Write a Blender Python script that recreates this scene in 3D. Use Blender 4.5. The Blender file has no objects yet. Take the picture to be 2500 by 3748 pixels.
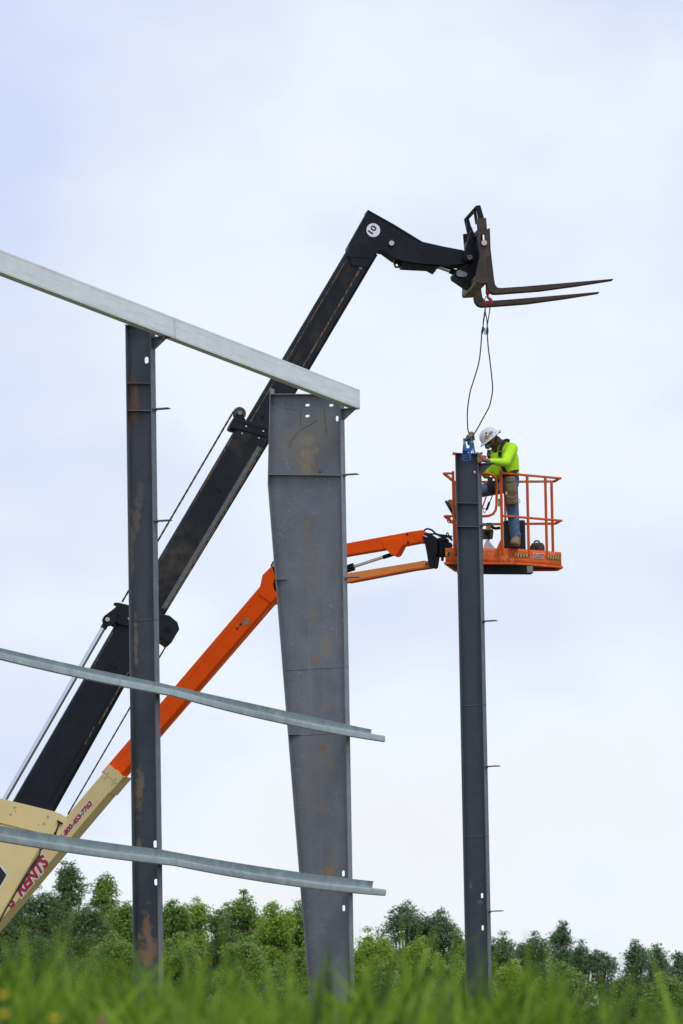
import bpy, bmesh, math, random
import numpy as np
from mathutils import Vector as V, Matrix
from mathutils.geometry import tessellate_polygon
random.seed(7); rng = np.random.default_rng(7)
R = math.radians
SC = bpy.context.scene
COL = SC.collection

# ------------------------------------------------------------------ camera
EYE = V((0, 0, .6)); PITCH, ROLL = 7.38, -1.0
FPX, CX, CY = 20727., 1250., 1874.          # photograph pixels (2500 x 3748)
cam_d = bpy.data.cameras.new('camera'); cam = bpy.data.objects.new('camera', cam_d)
COL.objects.link(cam); SC.camera = cam
ROT = (Matrix.Rotation(R(90 + PITCH), 3, 'X') @ Matrix.Rotation(R(ROLL), 3, 'Z'))
cam.matrix_world = Matrix.Translation(EYE) @ ROT.to_4x4()
cam_d.sensor_fit = 'HORIZONTAL'; cam_d.sensor_width = 24.
cam_d.lens = FPX / 2500 * 24.
cam_d.clip_start = .5; cam_d.clip_end = 6000
cam_d.dof.use_dof = True; cam_d.dof.focus_distance = 77.; cam_d.dof.aperture_fstop = 6.5

# ------------------------------------------------------------------ sky, sun, exposure
SUN_EL, SUN_AZ = 58., 150.                   # soft sun behind cloud, right of and behind the camera
W = bpy.data.worlds.new('World'); SC.world = W; W.use_nodes = True
nt = W.node_tree; N = nt.nodes; L = nt.links; N.clear()
def nd(tree, typ, **kw):
    n = tree.nodes.new(typ)
    for k, v in kw.items():
        setattr(n, k, v)
    return n
sky = nd(nt, 'ShaderNodeTexSky', sky_type='NISHITA', sun_disc=False)
sky.sun_elevation = R(SUN_EL); sky.sun_rotation = R(SUN_AZ)
tc = nd(nt, 'ShaderNodeTexCoord')
sx = nd(nt, 'ShaderNodeSeparateXYZ'); L.new(tc.outputs['Generated'], sx.inputs[0])
n1 = nd(nt, 'ShaderNodeTexNoise'); n1.inputs['Scale'].default_value = 9; n1.inputs['Detail'].default_value = 4.5
n1.inputs['Roughness'].default_value = .5
mp = nd(nt, 'ShaderNodeMapping'); mp.inputs['Scale'].default_value = (1, 1, 1.7); mp.inputs['Location'].default_value = (3.1, 0.4, 1.9)
L.new(tc.outputs['Generated'], mp.inputs[0]); L.new(mp.outputs[0], n1.inputs['Vector'])
# cloud deck: pale near the horizon, a little bluer higher up, soft uneven brightness
ma = nd(nt, 'ShaderNodeMath', operation='MULTIPLY_ADD'); ma.inputs[1].default_value = .80; ma.inputs[2].default_value = -.40
L.new(n1.outputs['Fac'], ma.inputs[0])
ad = nd(nt, 'ShaderNodeMath', operation='ADD'); L.new(sx.outputs['Z'], ad.inputs[0]); L.new(ma.outputs[0], ad.inputs[1])
cr = nd(nt, 'ShaderNodeValToRGB'); L.new(ad.outputs[0], cr.inputs[0])
e = cr.color_ramp.elements
e[0].position = .02; e[0].color = (.88, .90, .94, 1)
e[1].position = .32; e[1].color = (.60, .69, .94, 1)
m1 = e.new(.10); m1.color = (.895, .94, 1.0, 1)
m2 = e.new(.17); m2.color = (.84, .905, 1.0, 1)
cr.color_ramp.interpolation = 'B_SPLINE'
scl = nd(nt, 'ShaderNodeMix', data_type='RGBA', blend_type='MULTIPLY'); scl.inputs[0].default_value = 1
L.new(sky.outputs[0], scl.inputs[6]); scl.inputs[7].default_value = (.08, .08, .08, 1)
mx = nd(nt, 'ShaderNodeMix', data_type='RGBA'); mx.inputs[0].default_value = .90
L.new(scl.outputs[2], mx.inputs[6]); L.new(cr.outputs[0], mx.inputs[7])
bg = nd(nt, 'ShaderNodeBackground'); L.new(mx.outputs[2], bg.inputs[0]); bg.inputs[1].default_value = 1.06
wo = nd(nt, 'ShaderNodeOutputWorld'); L.new(bg.outputs[0], wo.inputs[0])

sd = bpy.data.lights.new('sun', 'SUN'); sun = bpy.data.objects.new('sun', sd); COL.objects.link(sun)
sd.energy = 1.5; sd.angle = R(25); sd.color = (1, .95, .88)
sdir = V((math.cos(R(SUN_EL)) * math.sin(R(SUN_AZ)), math.cos(R(SUN_EL)) * math.cos(R(SUN_AZ)), math.sin(R(SUN_EL))))
sun.rotation_euler = sdir.to_track_quat('Z', 'Y').to_euler(); sun.location = (20, -20, 40)
SC.view_settings.view_transform = 'Standard'; SC.view_settings.look = 'None'
SC.view_settings.exposure = 0; SC.view_settings.gamma = 1; SC.view_settings.use_curve_mapping = False
SC.render.engine = 'CYCLES'; SC.cycles.use_denoising = True
SC.cycles.max_bounces = 6; SC.cycles.transparent_max_bounces = 6

# ------------------------------------------------------------------ pixel -> place
def ray(px, py): return ROT @ V(((px - CX) / FPX, -(py - CY) / FPX, -1.))
def P(px, py, Y): d = ray(px, py); return EYE + d * (Y / d.y)
def on_plane(px, py, p0, n):
    d = ray(px, py); return EYE + d * ((p0 - EYE).dot(n) / d.dot(n))
def on_z(px, py, z): d = ray(px, py); return EYE + d * ((z - EYE.z) / d.z)
def zoom(ox, oy, s): return lambda x, y: (ox + x / s, oy + y / s)
z1 = zoom(1550, 1500, 2.6133); z2 = zoom(1200, 700, 1.42545); z3 = zoom(1550, 700, 4.48)
z4 = zoom(750, 1250, 2.6133); z5 = zoom(0, 850, 2.24); z6 = zoom(0, 2100, 2.24); z7 = zoom(0, 2800, 2.24)
z8 = zoom(900, 1900, 1.96); zc = zoom(900, 2500, 2.6117); zb = zoom(1680, 1550, 6.0308); zr = zoom(1250, 3000, 1.2544)
zk = zoom(1640, 1560, 9.8); zh = zoom(1680, 1050, 9.4)

# ------------------------------------------------------------------ mesh helpers
class MB:
    def __init__(s): s.v = []; s.f = []
    def add(s, vs, fs):
        b = len(s.v); s.v += [tuple(p) for p in vs]; s.f += [tuple(b + i for i in f) for f in fs]; return s
    def box(s, c, ax, ay, az):
        c = V(c); vs = [c + ax * i + ay * j + az * k for k in (-1, 1) for j in (-1, 1) for i in (-1, 1)]
        return s.add(vs, [(0, 2, 3, 1), (4, 5, 7, 6), (0, 1, 5, 4), (2, 6, 7, 3), (0, 4, 6, 2), (1, 3, 7, 5)])
    def bar(s, a, b, w, h, up=V((0, 0, 1))):          # rectangular bar from a to b
        a = V(a); b = V(b); d = (b - a).normalized(); x = d.cross(up)
        if x.length < 1e-4: x = d.cross(V((0, 1, 0)))
        x.normalize(); y = x.cross(d).normalized()
        return s.box((a + b) / 2, (b - a) / 2, x * (w / 2), y * (h / 2))
    def prism(s, poly, vec, holes=()):                # flat outline with holes, pushed along vec
        loops = [[V(p) for p in poly]] + [[V(p) for p in h] for h in holes]; vec = V(vec)
        flat = [p for lp in loops for p in lp]; n = len(flat)
        tris = tessellate_polygon(loops)
        fs = [tuple(t) for t in tris] + [tuple(n + i for i in reversed(t)) for t in tris]
        b = 0
        for lp in loops:
            m = len(lp)
            for i in range(m):
                j = (i + 1) % m; fs.append((b + i, b + j, n + b + j, n + b + i))
            b += m
        return s.add(flat + [p + vec for p in flat], fs)
    def tube(s, path, r, n=10, caps=True, flat=1.0, side=None):
        path = [V(p) for p in path]; rs = r if isinstance(r, (list, tuple)) else [r] * len(path)
        rings = []; prev = None
        for i, p in enumerate(path):
            t = (path[min(i + 1, len(path) - 1)] - path[max(i - 1, 0)]).normalized()
            if prev is None:
                ref = side if side is not None else (V((0, 0, 1)) if abs(t.z) < .9 else V((0, 1, 0)))
                x = t.cross(ref).normalized()
            else:
                x = (prev - t * prev.dot(t)).normalized()
            y = t.cross(x).normalized(); prev = x
            rings.append([p + x * (rs[i] * math.cos(2 * math.pi * k / n)) + y * (rs[i] * flat * math.sin(2 * math.pi * k / n)) for k in range(n)])
        vs = [q for rg in rings for q in rg]; fs = []
        for i in range(len(path) - 1):
            for k in range(n):
                a = i * n + k; b = i * n + (k + 1) % n; fs.append((a, b, b + n, a + n))
        if caps:
            fs.append(tuple(reversed(range(n)))); fs.append(tuple(range(len(vs) - n, len(vs))))
        return s.add(vs, fs)
    def lathe(s, c, ax, prof, n=24, ref=None, sx=1., sy=1.):
        c = V(c); ax = V(ax).normalized(); ref = V(ref) if ref is not None else (V((0, 0, 1)) if abs(ax.z) < .9 else V((1, 0, 0)))
        x = (ref - ax * ref.dot(ax)).normalized(); y = ax.cross(x)
        vs = []; fs = []
        for r_, h in prof:
            for k in range(n):
                a = 2 * math.pi * k / n; vs.append(c + ax * h + x * (r_ * sx * math.cos(a)) + y * (r_ * sy * math.sin(a)))
        for i in range(len(prof) - 1):
            for k in range(n):
                a = i * n + k; b = i * n + (k + 1) % n; fs.append((a, b, b + n, a + n))
        fs.append(tuple(reversed(range(n)))); fs.append(tuple(range(len(vs) - n, len(vs))))
        return s.add(vs, fs)
    def disc(s, c, ax, r, h, n=20): return s.lathe(V(c), ax, [(r * .94, 0), (r, h * .15), (r, h * .8), (r * .93, h)], n)
    def ball(s, c, r, n=14, m=9, sc=(1, 1, 1)):
        c = V(c); vs = [c + V((0, 0, r * sc[2]))]; fs = []
        for i in range(1, m):
            a = math.pi * i / m
            for k in range(n):
                b = 2 * math.pi * k / n; vs.append(c + V((r * sc[0] * math.sin(a) * math.cos(b), r * sc[1] * math.sin(a) * math.sin(b), r * sc[2] * math.cos(a))))
        vs.append(c - V((0, 0, r * sc[2])))
        for k in range(n):
            fs.append((0, 1 + k, 1 + (k + 1) % n)); fs.append((len(vs) - 1, 1 + (m - 2) * n + (k + 1) % n, 1 + (m - 2) * n + k))
        for i in range(m - 2):
            for k in range(n):
                a = 1 + i * n + k; b = 1 + i * n + (k + 1) % n; fs.append((a, a + n, b + n, b))
        return s.add(vs, fs)
    def obj(s, name, mat, parent=None, bevel=0, smooth=40):
        o = None
        org = abs_loc(parent) if parent else V((0, 0, 0))
        if parent is None and s.v:
            a = np.array(s.v); org = V(((a[:, 0].min() + a[:, 0].max()) / 2, (a[:, 1].min() + a[:, 1].max()) / 2, a[:, 2].min()))
        me = bpy.data.meshes.new(name)
        me.from_pydata([tuple(V(p) - org) for p in s.v], [], s.f); me.update()
        bm = bmesh.new(); bm.from_mesh(me); bmesh.ops.recalc_face_normals(bm, faces=bm.faces); bm.to_mesh(me); bm.free()
        if smooth:
            me.polygons.foreach_set('use_smooth', [True] * len(me.polygons)); me.set_sharp_from_angle(angle=R(smooth))
        me.materials.append(mat)
        o = bpy.data.objects.new(name, me); COL.objects.link(o)
        if parent: o.parent = parent
        else: o.location = org
        if bevel:
            b = o.modifiers.new('bevel', 'BEVEL'); b.width = bevel; b.segments = 2; b.limit_method = 'ANGLE'; b.angle_limit = R(40)
        return o
def abs_loc(o):
    p = V((0, 0, 0))
    while o is not None:
        p = p + o.location; o = o.parent
    return p
def thing(name, label, cat, loc, group=None):
    o = bpy.data.objects.new(name, None); COL.objects.link(o); o.location = loc; o.empty_display_size = .2
    return tag(o, label, cat, group)
def tag(o, label=None, cat=None, group=None, kind=None):
    if label: o['label'] = label
    if cat: o['category'] = cat
    if group: o['group'] = group
    if kind: o['kind'] = kind
    return o
def circle(c, ex, ey, r, n=20, r2=None):
    return [V(c) + ex * (r * math.cos(2 * math.pi * k / n)) + ey * ((r2 or r) * math.sin(2 * math.pi * k / n)) for k in range(n)]
def text_tris(body, size=1., offset=0., shear=0., align='LEFT'):
    cu = bpy.data.curves.new('lettering', 'FONT'); cu.body = body; cu.size = size; cu.offset = offset; cu.shear = shear
    cu.align_x = align; cu.fill_mode = 'FRONT'; cu.resolution_u = 3
    o = bpy.data.objects.new('lettering', cu); COL.objects.link(o)
    bpy.context.view_layer.update()
    dg = bpy.context.evaluated_depsgraph_get(); me = bpy.data.meshes.new_from_object(o.evaluated_get(dg))
    vs = [tuple(v.co) for v in me.vertices]; fs = [tuple(p.vertices) for p in me.polygons]
    bpy.data.objects.remove(o); bpy.data.curves.remove(cu); bpy.data.meshes.remove(me)
    return vs, fs
def lettering(name, body, o, ex, ey, nrm, height, length, mat, parent, offset=0., shear=0., lift=.003):
    vs, fs = text_tris(body, 1., offset, shear)
    xs = [v[0] for v in vs]; ys = [v[1] for v in vs]; x0, x1, y0, y1 = min(xs), max(xs), min(ys), max(ys)
    pts = [V(o) + ex * ((v[0] - x0) / (x1 - x0) * length) + ey * ((v[1] - y0) / (y1 - y0) * height) + nrm * lift for v in vs]
    return MB().add(pts, fs).obj(name, mat, parent, smooth=0)

# ------------------------------------------------------------------ materials
def mat(name, col, rough=.5, metal=0., var=.12, scale=6., stains=(), bump=0., bscale=60., spots=None, streak=None, spec=.5, edge=None):
    m = bpy.data.materials.new(name); m.use_nodes = True; t = m.node_tree; b = t.nodes['Principled BSDF']
    b.inputs['Roughness'].default_value = rough; b.inputs['Metallic'].default_value = metal
    b.inputs['Specular IOR Level'].default_value = spec
    tc = nd(t, 'ShaderNodeTexCoord'); co = tc.outputs['Object']
    def noise(sc, det=4., vec=None, rg=.6):
        n = nd(t, 'ShaderNodeTexNoise'); n.inputs['Scale'].default_value = sc; n.inputs['Detail'].default_value = det
        n.inputs['Roughness'].default_value = rg; t.links.new(vec or co, n.inputs['Vector']); return n
    def ramp(src, p0, p1, c0=(0, 0, 0, 1), c1=(1, 1, 1, 1)):
        r = nd(t, 'ShaderNodeValToRGB'); r.color_ramp.elements[0].position = p0; r.color_ramp.elements[1].position = p1
        r.color_ramp.elements[0].color = c0; r.color_ramp.elements[1].color = c1; t.links.new(src, r.inputs[0]); return r.outputs[0]
    def mix(fac, a, c, typ='MIX'):
        x = nd(t, 'ShaderNodeMix', data_type='RGBA', blend_type=typ)
        if isinstance(fac, float): x.inputs[0].default_value = fac
        else: t.links.new(fac, x.inputs[0])
        for k, q in ((6, a), (7, c)):
            if isinstance(q, tuple): x.inputs[k].default_value = (*q, 1) if len(q) == 3 else q
            else: t.links.new(q, x.inputs[k])
        return x.outputs[2]
    lo = tuple(max(0, c * (1 - var)) for c in col); hi = tuple(min(1, c * (1 + var)) for c in col)
    c = ramp(noise(scale).outputs['Fac'], .3, .7, (*lo, 1), (*hi, 1))
    if streak:                                          # long vertical or lengthwise marks
        mpn = nd(t, 'ShaderNodeMapping'); mpn.inputs['Scale'].default_value = streak[0]; t.links.new(co, mpn.inputs[0])
        s_ = ramp(noise(1., 5., mpn.outputs[0]).outputs['Fac'], streak[2], streak[3])
        c = mix(s_, c, streak[1])
    if spots:                                           # (scale, lo, hi, colour)
        for sc_, p0, p1, cc in spots:
            f1 = ramp(noise(sc_, 6., None, .7).outputs['Fac'], p0, p1); f2 = ramp(noise(sc_ * .22, 3.).outputs['Fac'], .45, .62)
            f = mix(1., f1, f2, 'MULTIPLY'); c = mix(f, c, cc)
    for (cen, rad, cc, st, wob) in stains:              # stains with a shape and place of their own
        mpn = nd(t, 'ShaderNodeMapping'); mpn.vector_type = 'POINT'
        sc_ = tuple(1 / q for q in rad); mpn.inputs['Scale'].default_value = sc_
        mpn.inputs['Location'].default_value = tuple(-a * q for a, q in zip(cen, sc_)); t.links.new(co, mpn.inputs[0])
        ln = nd(t, 'ShaderNodeVectorMath', operation='LENGTH'); t.links.new(mpn.outputs[0], ln.inputs[0])
        nn = noise(wob, 5., None, .65)
        a1 = nd(t, 'ShaderNodeMath', operation='MULTIPLY_ADD'); t.links.new(nn.outputs['Fac'], a1.inputs[0]); a1.inputs[1].default_value = 3.0; t.links.new(ln.outputs['Value'], a1.inputs[2])
        dv = a1.outputs[0]
        sc2 = nd(t, 'ShaderNodeMath', operation='MULTIPLY'); t.links.new(dv, sc2.inputs[0]); sc2.inputs[1].default_value = .33
        f = ramp(sc2.outputs[0], .66, .80, (st,) * 3 + (1,), (0, 0, 0, 1)); c = mix(f, c, cc)
    t.links.new(c, b.inputs['Base Color'])
    rr = ramp(noise(scale * 2.3).outputs['Fac'], .3, .7, (max(0, rough - .08),) * 3 + (1,), (min(1, rough + .1),) * 3 + (1,)); t.links.new(rr, b.inputs['Roughness'])
    if bump:
        bp = nd(t, 'ShaderNodeBump'); bp.inputs['Strength'].default_value = bump; bp.inputs['Distance'].default_value = .01
        t.links.new(noise(bscale, 3.).outputs['Fac'], bp.inputs['Height']); t.links.new(bp.outputs[0], b.inputs['Normal'])
    return m
RUST = (.20, .085, .035); TANR = (.235, .19, .125)
M = {}
M['boom_black'] = mat('boom_black_paint', (.011, .013, .019), .5, 0, .3, 3, spots=[(5, .56, .80, (.045, .040, .035))], spec=.2)
M['boom_worn'] = mat('boom_worn_black_paint', (.013, .015, .020), .52, 0, .3, 3, spots=[(2.6, .46, .72, (.085, .070, .052)), (25, .64, .75, (.10, .08, .05))], spec=.2)
M['black'] = mat('black_paint', (.006, .0065, .008), .5, 0, .3, 8, spec=.2)
M['rubber'] = mat('black_rubber', (.018, .018, .018), .7, 0, .2, 10)
M['wear'] = mat('worn_edge_ochre', (.22, .13, .045), .6, 0, .4, 30, streak=((40, 40, 6), (.03, .03, .03), .45, .55))
M['scuff'] = mat('scuffed_grey', (.12, .12, .12), .5, 0, .3, 20)
M['rust_steel'] = mat('rusty_brown_steel', (.058, .042, .034), .62, .2, .3, 9, spots=[(14, .54, .70, (.12, .062, .036)), (30, .6, .7, (.05, .045, .045))], bump=.3)
M['rust_bar'] = mat('scraped_brown_steel', (.24, .18, .135), .55, .3, .3, 12, streak=((60, 4, 60), (.08, .045, .03), .45, .6))
M['chrome'] = mat('chrome_rod', (.75, .76, .8), .12, 1., .03, 5)
M['bolt'] = mat('zinc_bolt', (.55, .53, .46), .35, .8, .15, 40)
M['grey_metal'] = mat('dull_grey_metal', (.26, .26, .25), .6, .3, .2, 30)
M['cream'] = mat('cream_paint', (.80, .62, .29), .42, 0, .05, 2, spots=[(9, .66, .8, (.6, .45, .22))], spec=.25)
M['orange'] = mat('orange_paint', (1.0, .098, .002), .45, 0, .06, 3, spots=[(8, .62, .75, (.82, .078, .004))], spec=.12)
M['orange_faded'] = mat('faded_orange_paint', (.80, .28, .06), .5, 0, .1, 4, spots=[(20, .64, .74, (.3, .09, .03))], spec=.25)
M['orange_rail'] = mat('orange_rail_paint', (.74, .115, .012), .45, 0, .12, 6, spots=[(30, .56, .68, (.28, .05, .02)), (14, .6, .72, (.82, .28, .14))], spec=.25)
M['orange_toe'] = mat('scraped_orange_paint', (.76, .135, .02), .5, 0, .12, 4, spots=[(16, .55, .60, (.78, .36, .22)), (34, .58, .64, (.12, .035, .015)), (9, .6, .66, (.45, .09, .03))], spec=.25)
M['red'] = mat('red_hook_paint', (.42, .008, .02), .35, 0, .2, 30)
M['rope'] = mat('wire_rope_steel', (.075, .065, .055), .6, .4, .3, 120, bump=.6, bscale=160)
M['blue'] = mat('blue_clamp_paint', (.012, .10, .36), .4, 0, .25, 25, spots=[(60, .58, .66, (.25, .35, .45))])
M['bluelight'] = mat('scuffed_blue_paint', (.06, .22, .32), .5, 0, .25, 25, spots=[(50, .5, .62, (.3, .38, .42))])
M['shackle'] = mat('grey_green_shackle_steel', (.17, .16, .12), .55, .4, .2, 40)
M['galv'] = mat('galvanised_girt_steel', (.34, .42, .41), .45, .45, .16, 3, streak=((5, 5, 5), (.46, .54, .53), .45, .7))
M['strut'] = mat('galvanised_strut_steel', (.80, .83, .81), .5, .12, .06, 3, streak=((1.2, 1.2, 22), (.62, .66, .63), .5, .72), spots=[(18, .60, .74, (.50, .52, .46))])
M['white'] = mat('white_print', (.82, .82, .82), .5, 0, .03)
M['black_print'] = mat('black_print', (.012, .012, .014), .5, 0, .1)
M['red_print'] = mat('red_print', (.42, .012, .022), .45, 0, .05)
M['yellow_print'] = mat('yellow_print', (.58, .38, .08), .6, 0, .15, 20, spots=[(60, .52, .62, (.45, .13, .04))])
M['stripe'] = mat('worn_black_stripe', (.035, .03, .028), .6, 0, .3, 30, spots=[(50, .5, .6, (.45, .14, .05))])
M['glass'] = mat('dark_lens', (.01, .03, .03), .08, 0, .1); 
M['lens_green'] = mat('green_lens_reflection', (.02, .30, .24), .12, .6, .1)
M['hivis'] = mat('hi_vis_yellow_knit', (.50, .86, .012), .8, 0, .06, 9, bump=.7, bscale=13)
M['jeans'] = mat('blue_denim', (.075, .14, .25), .85, 0, .25, 12, spots=[(8, .5, .68, (.13, .20, .32))], bump=.8, bscale=18)
M['skin'] = mat('brown_skin', (.25, .115, .07), .5, 0, .1, 30)
M['leather'] = mat('tan_boot_leather', (.27, .17, .09), .75, 0, .25, 25, bump=.2)
M['pouch'] = mat('brown_suede_pouch', (.20, .15, .085), .85, 0, .25, 18, spots=[(20, .55, .7, (.10, .07, .04))], bump=.3, bscale=40)
M['gaiter'] = mat('olive_neck_gaiter', (.075, .052, .016), .85, 0, .2, 20, bump=.5, bscale=25)
M['webbing'] = mat('black_harness_webbing', (.013, .013, .014), .75, 0, .2, 30)
M['helmet'] = mat('white_helmet_shell', (.72, .73, .75), .35, 0, .06, 12, spots=[(40, .64, .7, (.3, .3, .3))])
M['case'] = mat('black_case_plastic', (.010, .010, .011), .45, 0, .2, 20)
M['bag'] = mat('brown_canvas_bag', (.065, .052, .04), .85, 0, .3, 20, bump=.4)
M['whitebag'] = mat('translucent_white_plastic', (.75, .75, .77), .4, 0, .06, 14, bump=.5, bscale=15)
M['drill_yellow'] = mat('yellow_tool_plastic', (.70, .42, .01), .45, 0, .08)
M['console'] = mat('grey_console_plastic', (.11, .115, .12), .6, 0, .2, 20, spots=[(30, .6, .7, (.3, .3, .3))])

# ------------------------------------------------------------------ ground
def ground_z(x, y):
    return (.70 - .06 * max(-3, min(3, x))) * math.exp(-((y - 17.5) / 5.5) ** 2) + .03 * math.sin(x * .7) * math.sin(y * .31)
gm = mat('field_soil_and_turf', (.10, .095, .045), .95, 0, .35, 1.2, spots=[(2.2, .42, .6, (.05, .09, .02))], bump=.5, bscale=8)
mb = MB(); xs = [-3000, -400, -80, -30] + [-12 + i for i in range(25)] + [30, 80, 400, 3000]
ys = [-200, -20] + [i * 1.0 for i in range(0, 31)] + [40, 60, 90, 150, 300, 1000, 5000]
for y in ys:
    for x in xs: mb.v.append((x, y, ground_z(x, y)))
nx = len(xs)
for j in range(len(ys) - 1):
    for i in range(nx - 1): a = j * nx + i; mb.f.append((a, a + 1, a + 1 + nx, a + nx))
g = mb.obj('ground', gm); tag(g, 'bare soil and turf field beneath the steel frame', None, None, 'structure')

# ------------------------------------------------------------------ steel frame line
PL, PM, PR = V((-2.207, 66.56, 0)), V((.035, 72.62, 0)), V((1.935, 78.07, 0))   # outer flange face of each column
WD = (PR - PL).normalized(); ND = V((WD.y, -WD.x, 0))                                # along the wall, outward
UP = V((0, 0, 1))
CLIPZ = [1.13, 3.13, 5.13, 7.13, 9.15, 10.49]
def steel_mat(name, base, stains, strength=1., spots=None, var=.14):
    return mat(name, base, .5, .1, var, 3.5, stains, streak=((9, 9, .5), tuple(c * 1.18 for c in base), .5, .75), spots=spots, bump=.06, bscale=30)
def column(O, name, label, D, b, ztop, base, stains_px, slots, stiff, clips, seams, prof=None, inner_top=None, bracket=True, spots=None, inner_stubs=(), flange_lit_base=None, small_holes=()):
    T = thing(name, label, 'steel column', O, 'wall columns of the steel frame')
    prof = prof or [(0, D), (ztop, D)]
    def at(s, t, z): return O + ND * (-s) + WD * t + UP * z
    def din(z):
        for (za, da), (zb_, db) in zip(prof, prof[1:]):
            if z <= zb_: return da + (db - da) * (z - za) / (zb_ - za)
        return prof[-1][1]
    def sz(px, py):
        q = on_plane(px, py, O - WD * .005, WD) - O; return -q.dot(ND), q.z
    st = []
    for (px, py, rx, rz, cc, s_, wob) in stains_px:
        s, z = sz(px, py); q = at(s, 0, z) - O
        rad = (max(.03, rx / 170), max(.03, rx / 170), rz / 170); st.append((tuple(q), rad, cc, s_ * (.9 if D > .5 else 1.), wob))
    m = steel_mat(name + '_paint_' + label.split()[0], base, st, 1., spots)
    mf = steel_mat(name + '_lit_flange_paint_' + label.split()[0], flange_lit_base or base, [], 1.)  # flanges and plates coloured lighter, standing for the more open light on them
    holes = []
    for (px, py, hw, hh) in slots:
        s, z = sz(px, py); hw /= 285.; hh /= 285.; r_ = min(hw, hh); lp = []
        for k in range(16):
            a = 2 * math.pi * k / 16; cx = math.copysign(max(0, hw - r_), math.cos(a)); cz = math.copysign(max(0, hh - r_), math.sin(a))
            lp.append(at(s + cx + r_ * math.cos(a), -.004, z + cz + r_ * math.sin(a)))
        holes.append(lp)
    SL = .075; dt = din(ztop)
    def sl_(s, d): return SL * (s - d / 2)                   # plates fall outward with the roof
    outline = [at(.008, -.004, 0), at(.008, -.004, ztop + sl_(.008, dt))]
    outline += [at(d - .008, -.004, z if z < ztop - .05 else ztop + sl_(dt, dt)) for z, d in reversed(prof)]
    MB().prism(outline, WD * .008, holes).obj('web', m, T, smooth=0)
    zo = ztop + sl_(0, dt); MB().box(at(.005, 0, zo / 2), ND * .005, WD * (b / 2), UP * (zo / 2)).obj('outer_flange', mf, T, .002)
    mbi = MB()
    for (za, da), (zb_, db) in zip(prof, prof[1:]):
        zt = zb_ if zb_ < ztop - .05 else (inner_top or ztop + sl_(dt, dt))
        q = [at(da - .010, -b / 2, za), at(da, -b / 2, za), at(db, -b / 2, zt), at(db - .010, -b / 2, zt)]
        mbi.prism(q, WD * b)
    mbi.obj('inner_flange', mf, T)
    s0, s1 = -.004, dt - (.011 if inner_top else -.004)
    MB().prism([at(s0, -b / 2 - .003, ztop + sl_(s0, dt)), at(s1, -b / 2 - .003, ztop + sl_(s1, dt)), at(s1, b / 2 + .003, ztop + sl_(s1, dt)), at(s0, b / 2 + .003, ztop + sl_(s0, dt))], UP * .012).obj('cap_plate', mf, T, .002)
    for z in stiff:
        d = din(z)
        for sg in (-1, 1):
            MB().prism([at(s_, sg * t_, z + sl_(s_, d)) for s_, t_ in ((.011, .0045), (d - .011, .0045), (d - .011, b / 2 - .001), (.011, b / 2 - .001))], UP * .011).obj('stiffener', mf, T)
    for z in clips:
        MB().box(at(-.098, 0, z), ND * .098, WD * .055, UP * .005).box(at(-.008, 0, z - .013), ND * .008, WD * .05, UP * .008).obj('girt_clip', mf, T)
    for z in seams:
        d = din(z); MB().tube([at(.012, -.006, z), at(d - .012, -.006, z)], .005, 6).tube([at(-.001, -b / 2, z), at(-.001, b / 2, z)], .004, 6).obj('weld_seam', mf, T)
    for z in inner_stubs:
        d = din(z); MB().prism([at(d - .012, -.006, z), at(d - .16, -.006, z), at(d - .012, -b / 2, z)], UP * .008).obj('flange_brace_tab', mf, T)
    if bracket:
        zb2 = bracket
        q = MB(); q.box(at(-.108, 0, zb2), ND * .108, WD * .06, UP * .006)
        q.prism([at(-.001, -.005, zb2 - .006), at(-.19, -.005, zb2 - .006), at(-.03, -.005, zb2 - .135), at(-.001, -.005, zb2 - .135)], WD * .01)
        q.obj('eave_bracket', mf, T)
    MB().box(at(din(0) / 2, 0, .012), ND * (din(0) / 2 + .04), WD * (b / 2 + .05), UP * .012).obj('base_plate', mf, T)
    return T, at, sz
def zat(px, py, O): return on_plane(px, py, O - WD * .005, WD).z
# dark weathered column with rust
ztL = zat(456, 1199, PL)
sl = [(*z5(1201, 1048), 7.2, 11.6), (*z5(1064, 814), 2.8, 2.8), (*z7(1272, 648), 6.7, 12.3), (*z7(1278, 960), 6.5, 11)]
brL = zat(*z5(1262, 866), PL)
stL = [(*z5(1075, 1380), 17, 60, RUST, .8, 6), (*z5(1112, 1340), 6, 45, (.16, .15, .11), .55, 8), (*z5(1065, 1560), 5, 45, RUST, .75, 7),
       (512, 1830, 9, 50, (.12, .115, .09), .5, 8), (499, 1905, 11, 45, (.17, .13, .075), .55, 8), (482, 2010, 7, 80, TANR, .45, 7),
       (497, 2335, 6, 60, TANR, .6, 9), (505, 2900, 12, 55, (.2, .13, .06), .55, 12),
       (*z7(1150, 160), 11, 36, TANR, .6, 14), (*z7(1140, 650), 7, 20, TANR, .6, 14), (*z7(1235, 1520), 46, 34, (.27, .15, .085), .95, 7), (*z7(1205, 1360), 12, 50, (.27, .15, .085), .95, 7)]
TL, atL, szL = column(PL, 'steel_column', 'dark I-section steel column with rust patches carrying the strut splice', .325, .145, ztL, (.050, .056, .070), stL, sl,
       [zat(*z5(1145, 1247), PL), zat(*z5(1145, 1471), PL)], CLIPZ, [zat(520, 2270, PL)], bracket=brL, spots=[(22, .60, .70, (.14, .12, .09)), (5, .56, .74, (.085, .07, .05))], flange_lit_base=(.12, .125, .14))
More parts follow.
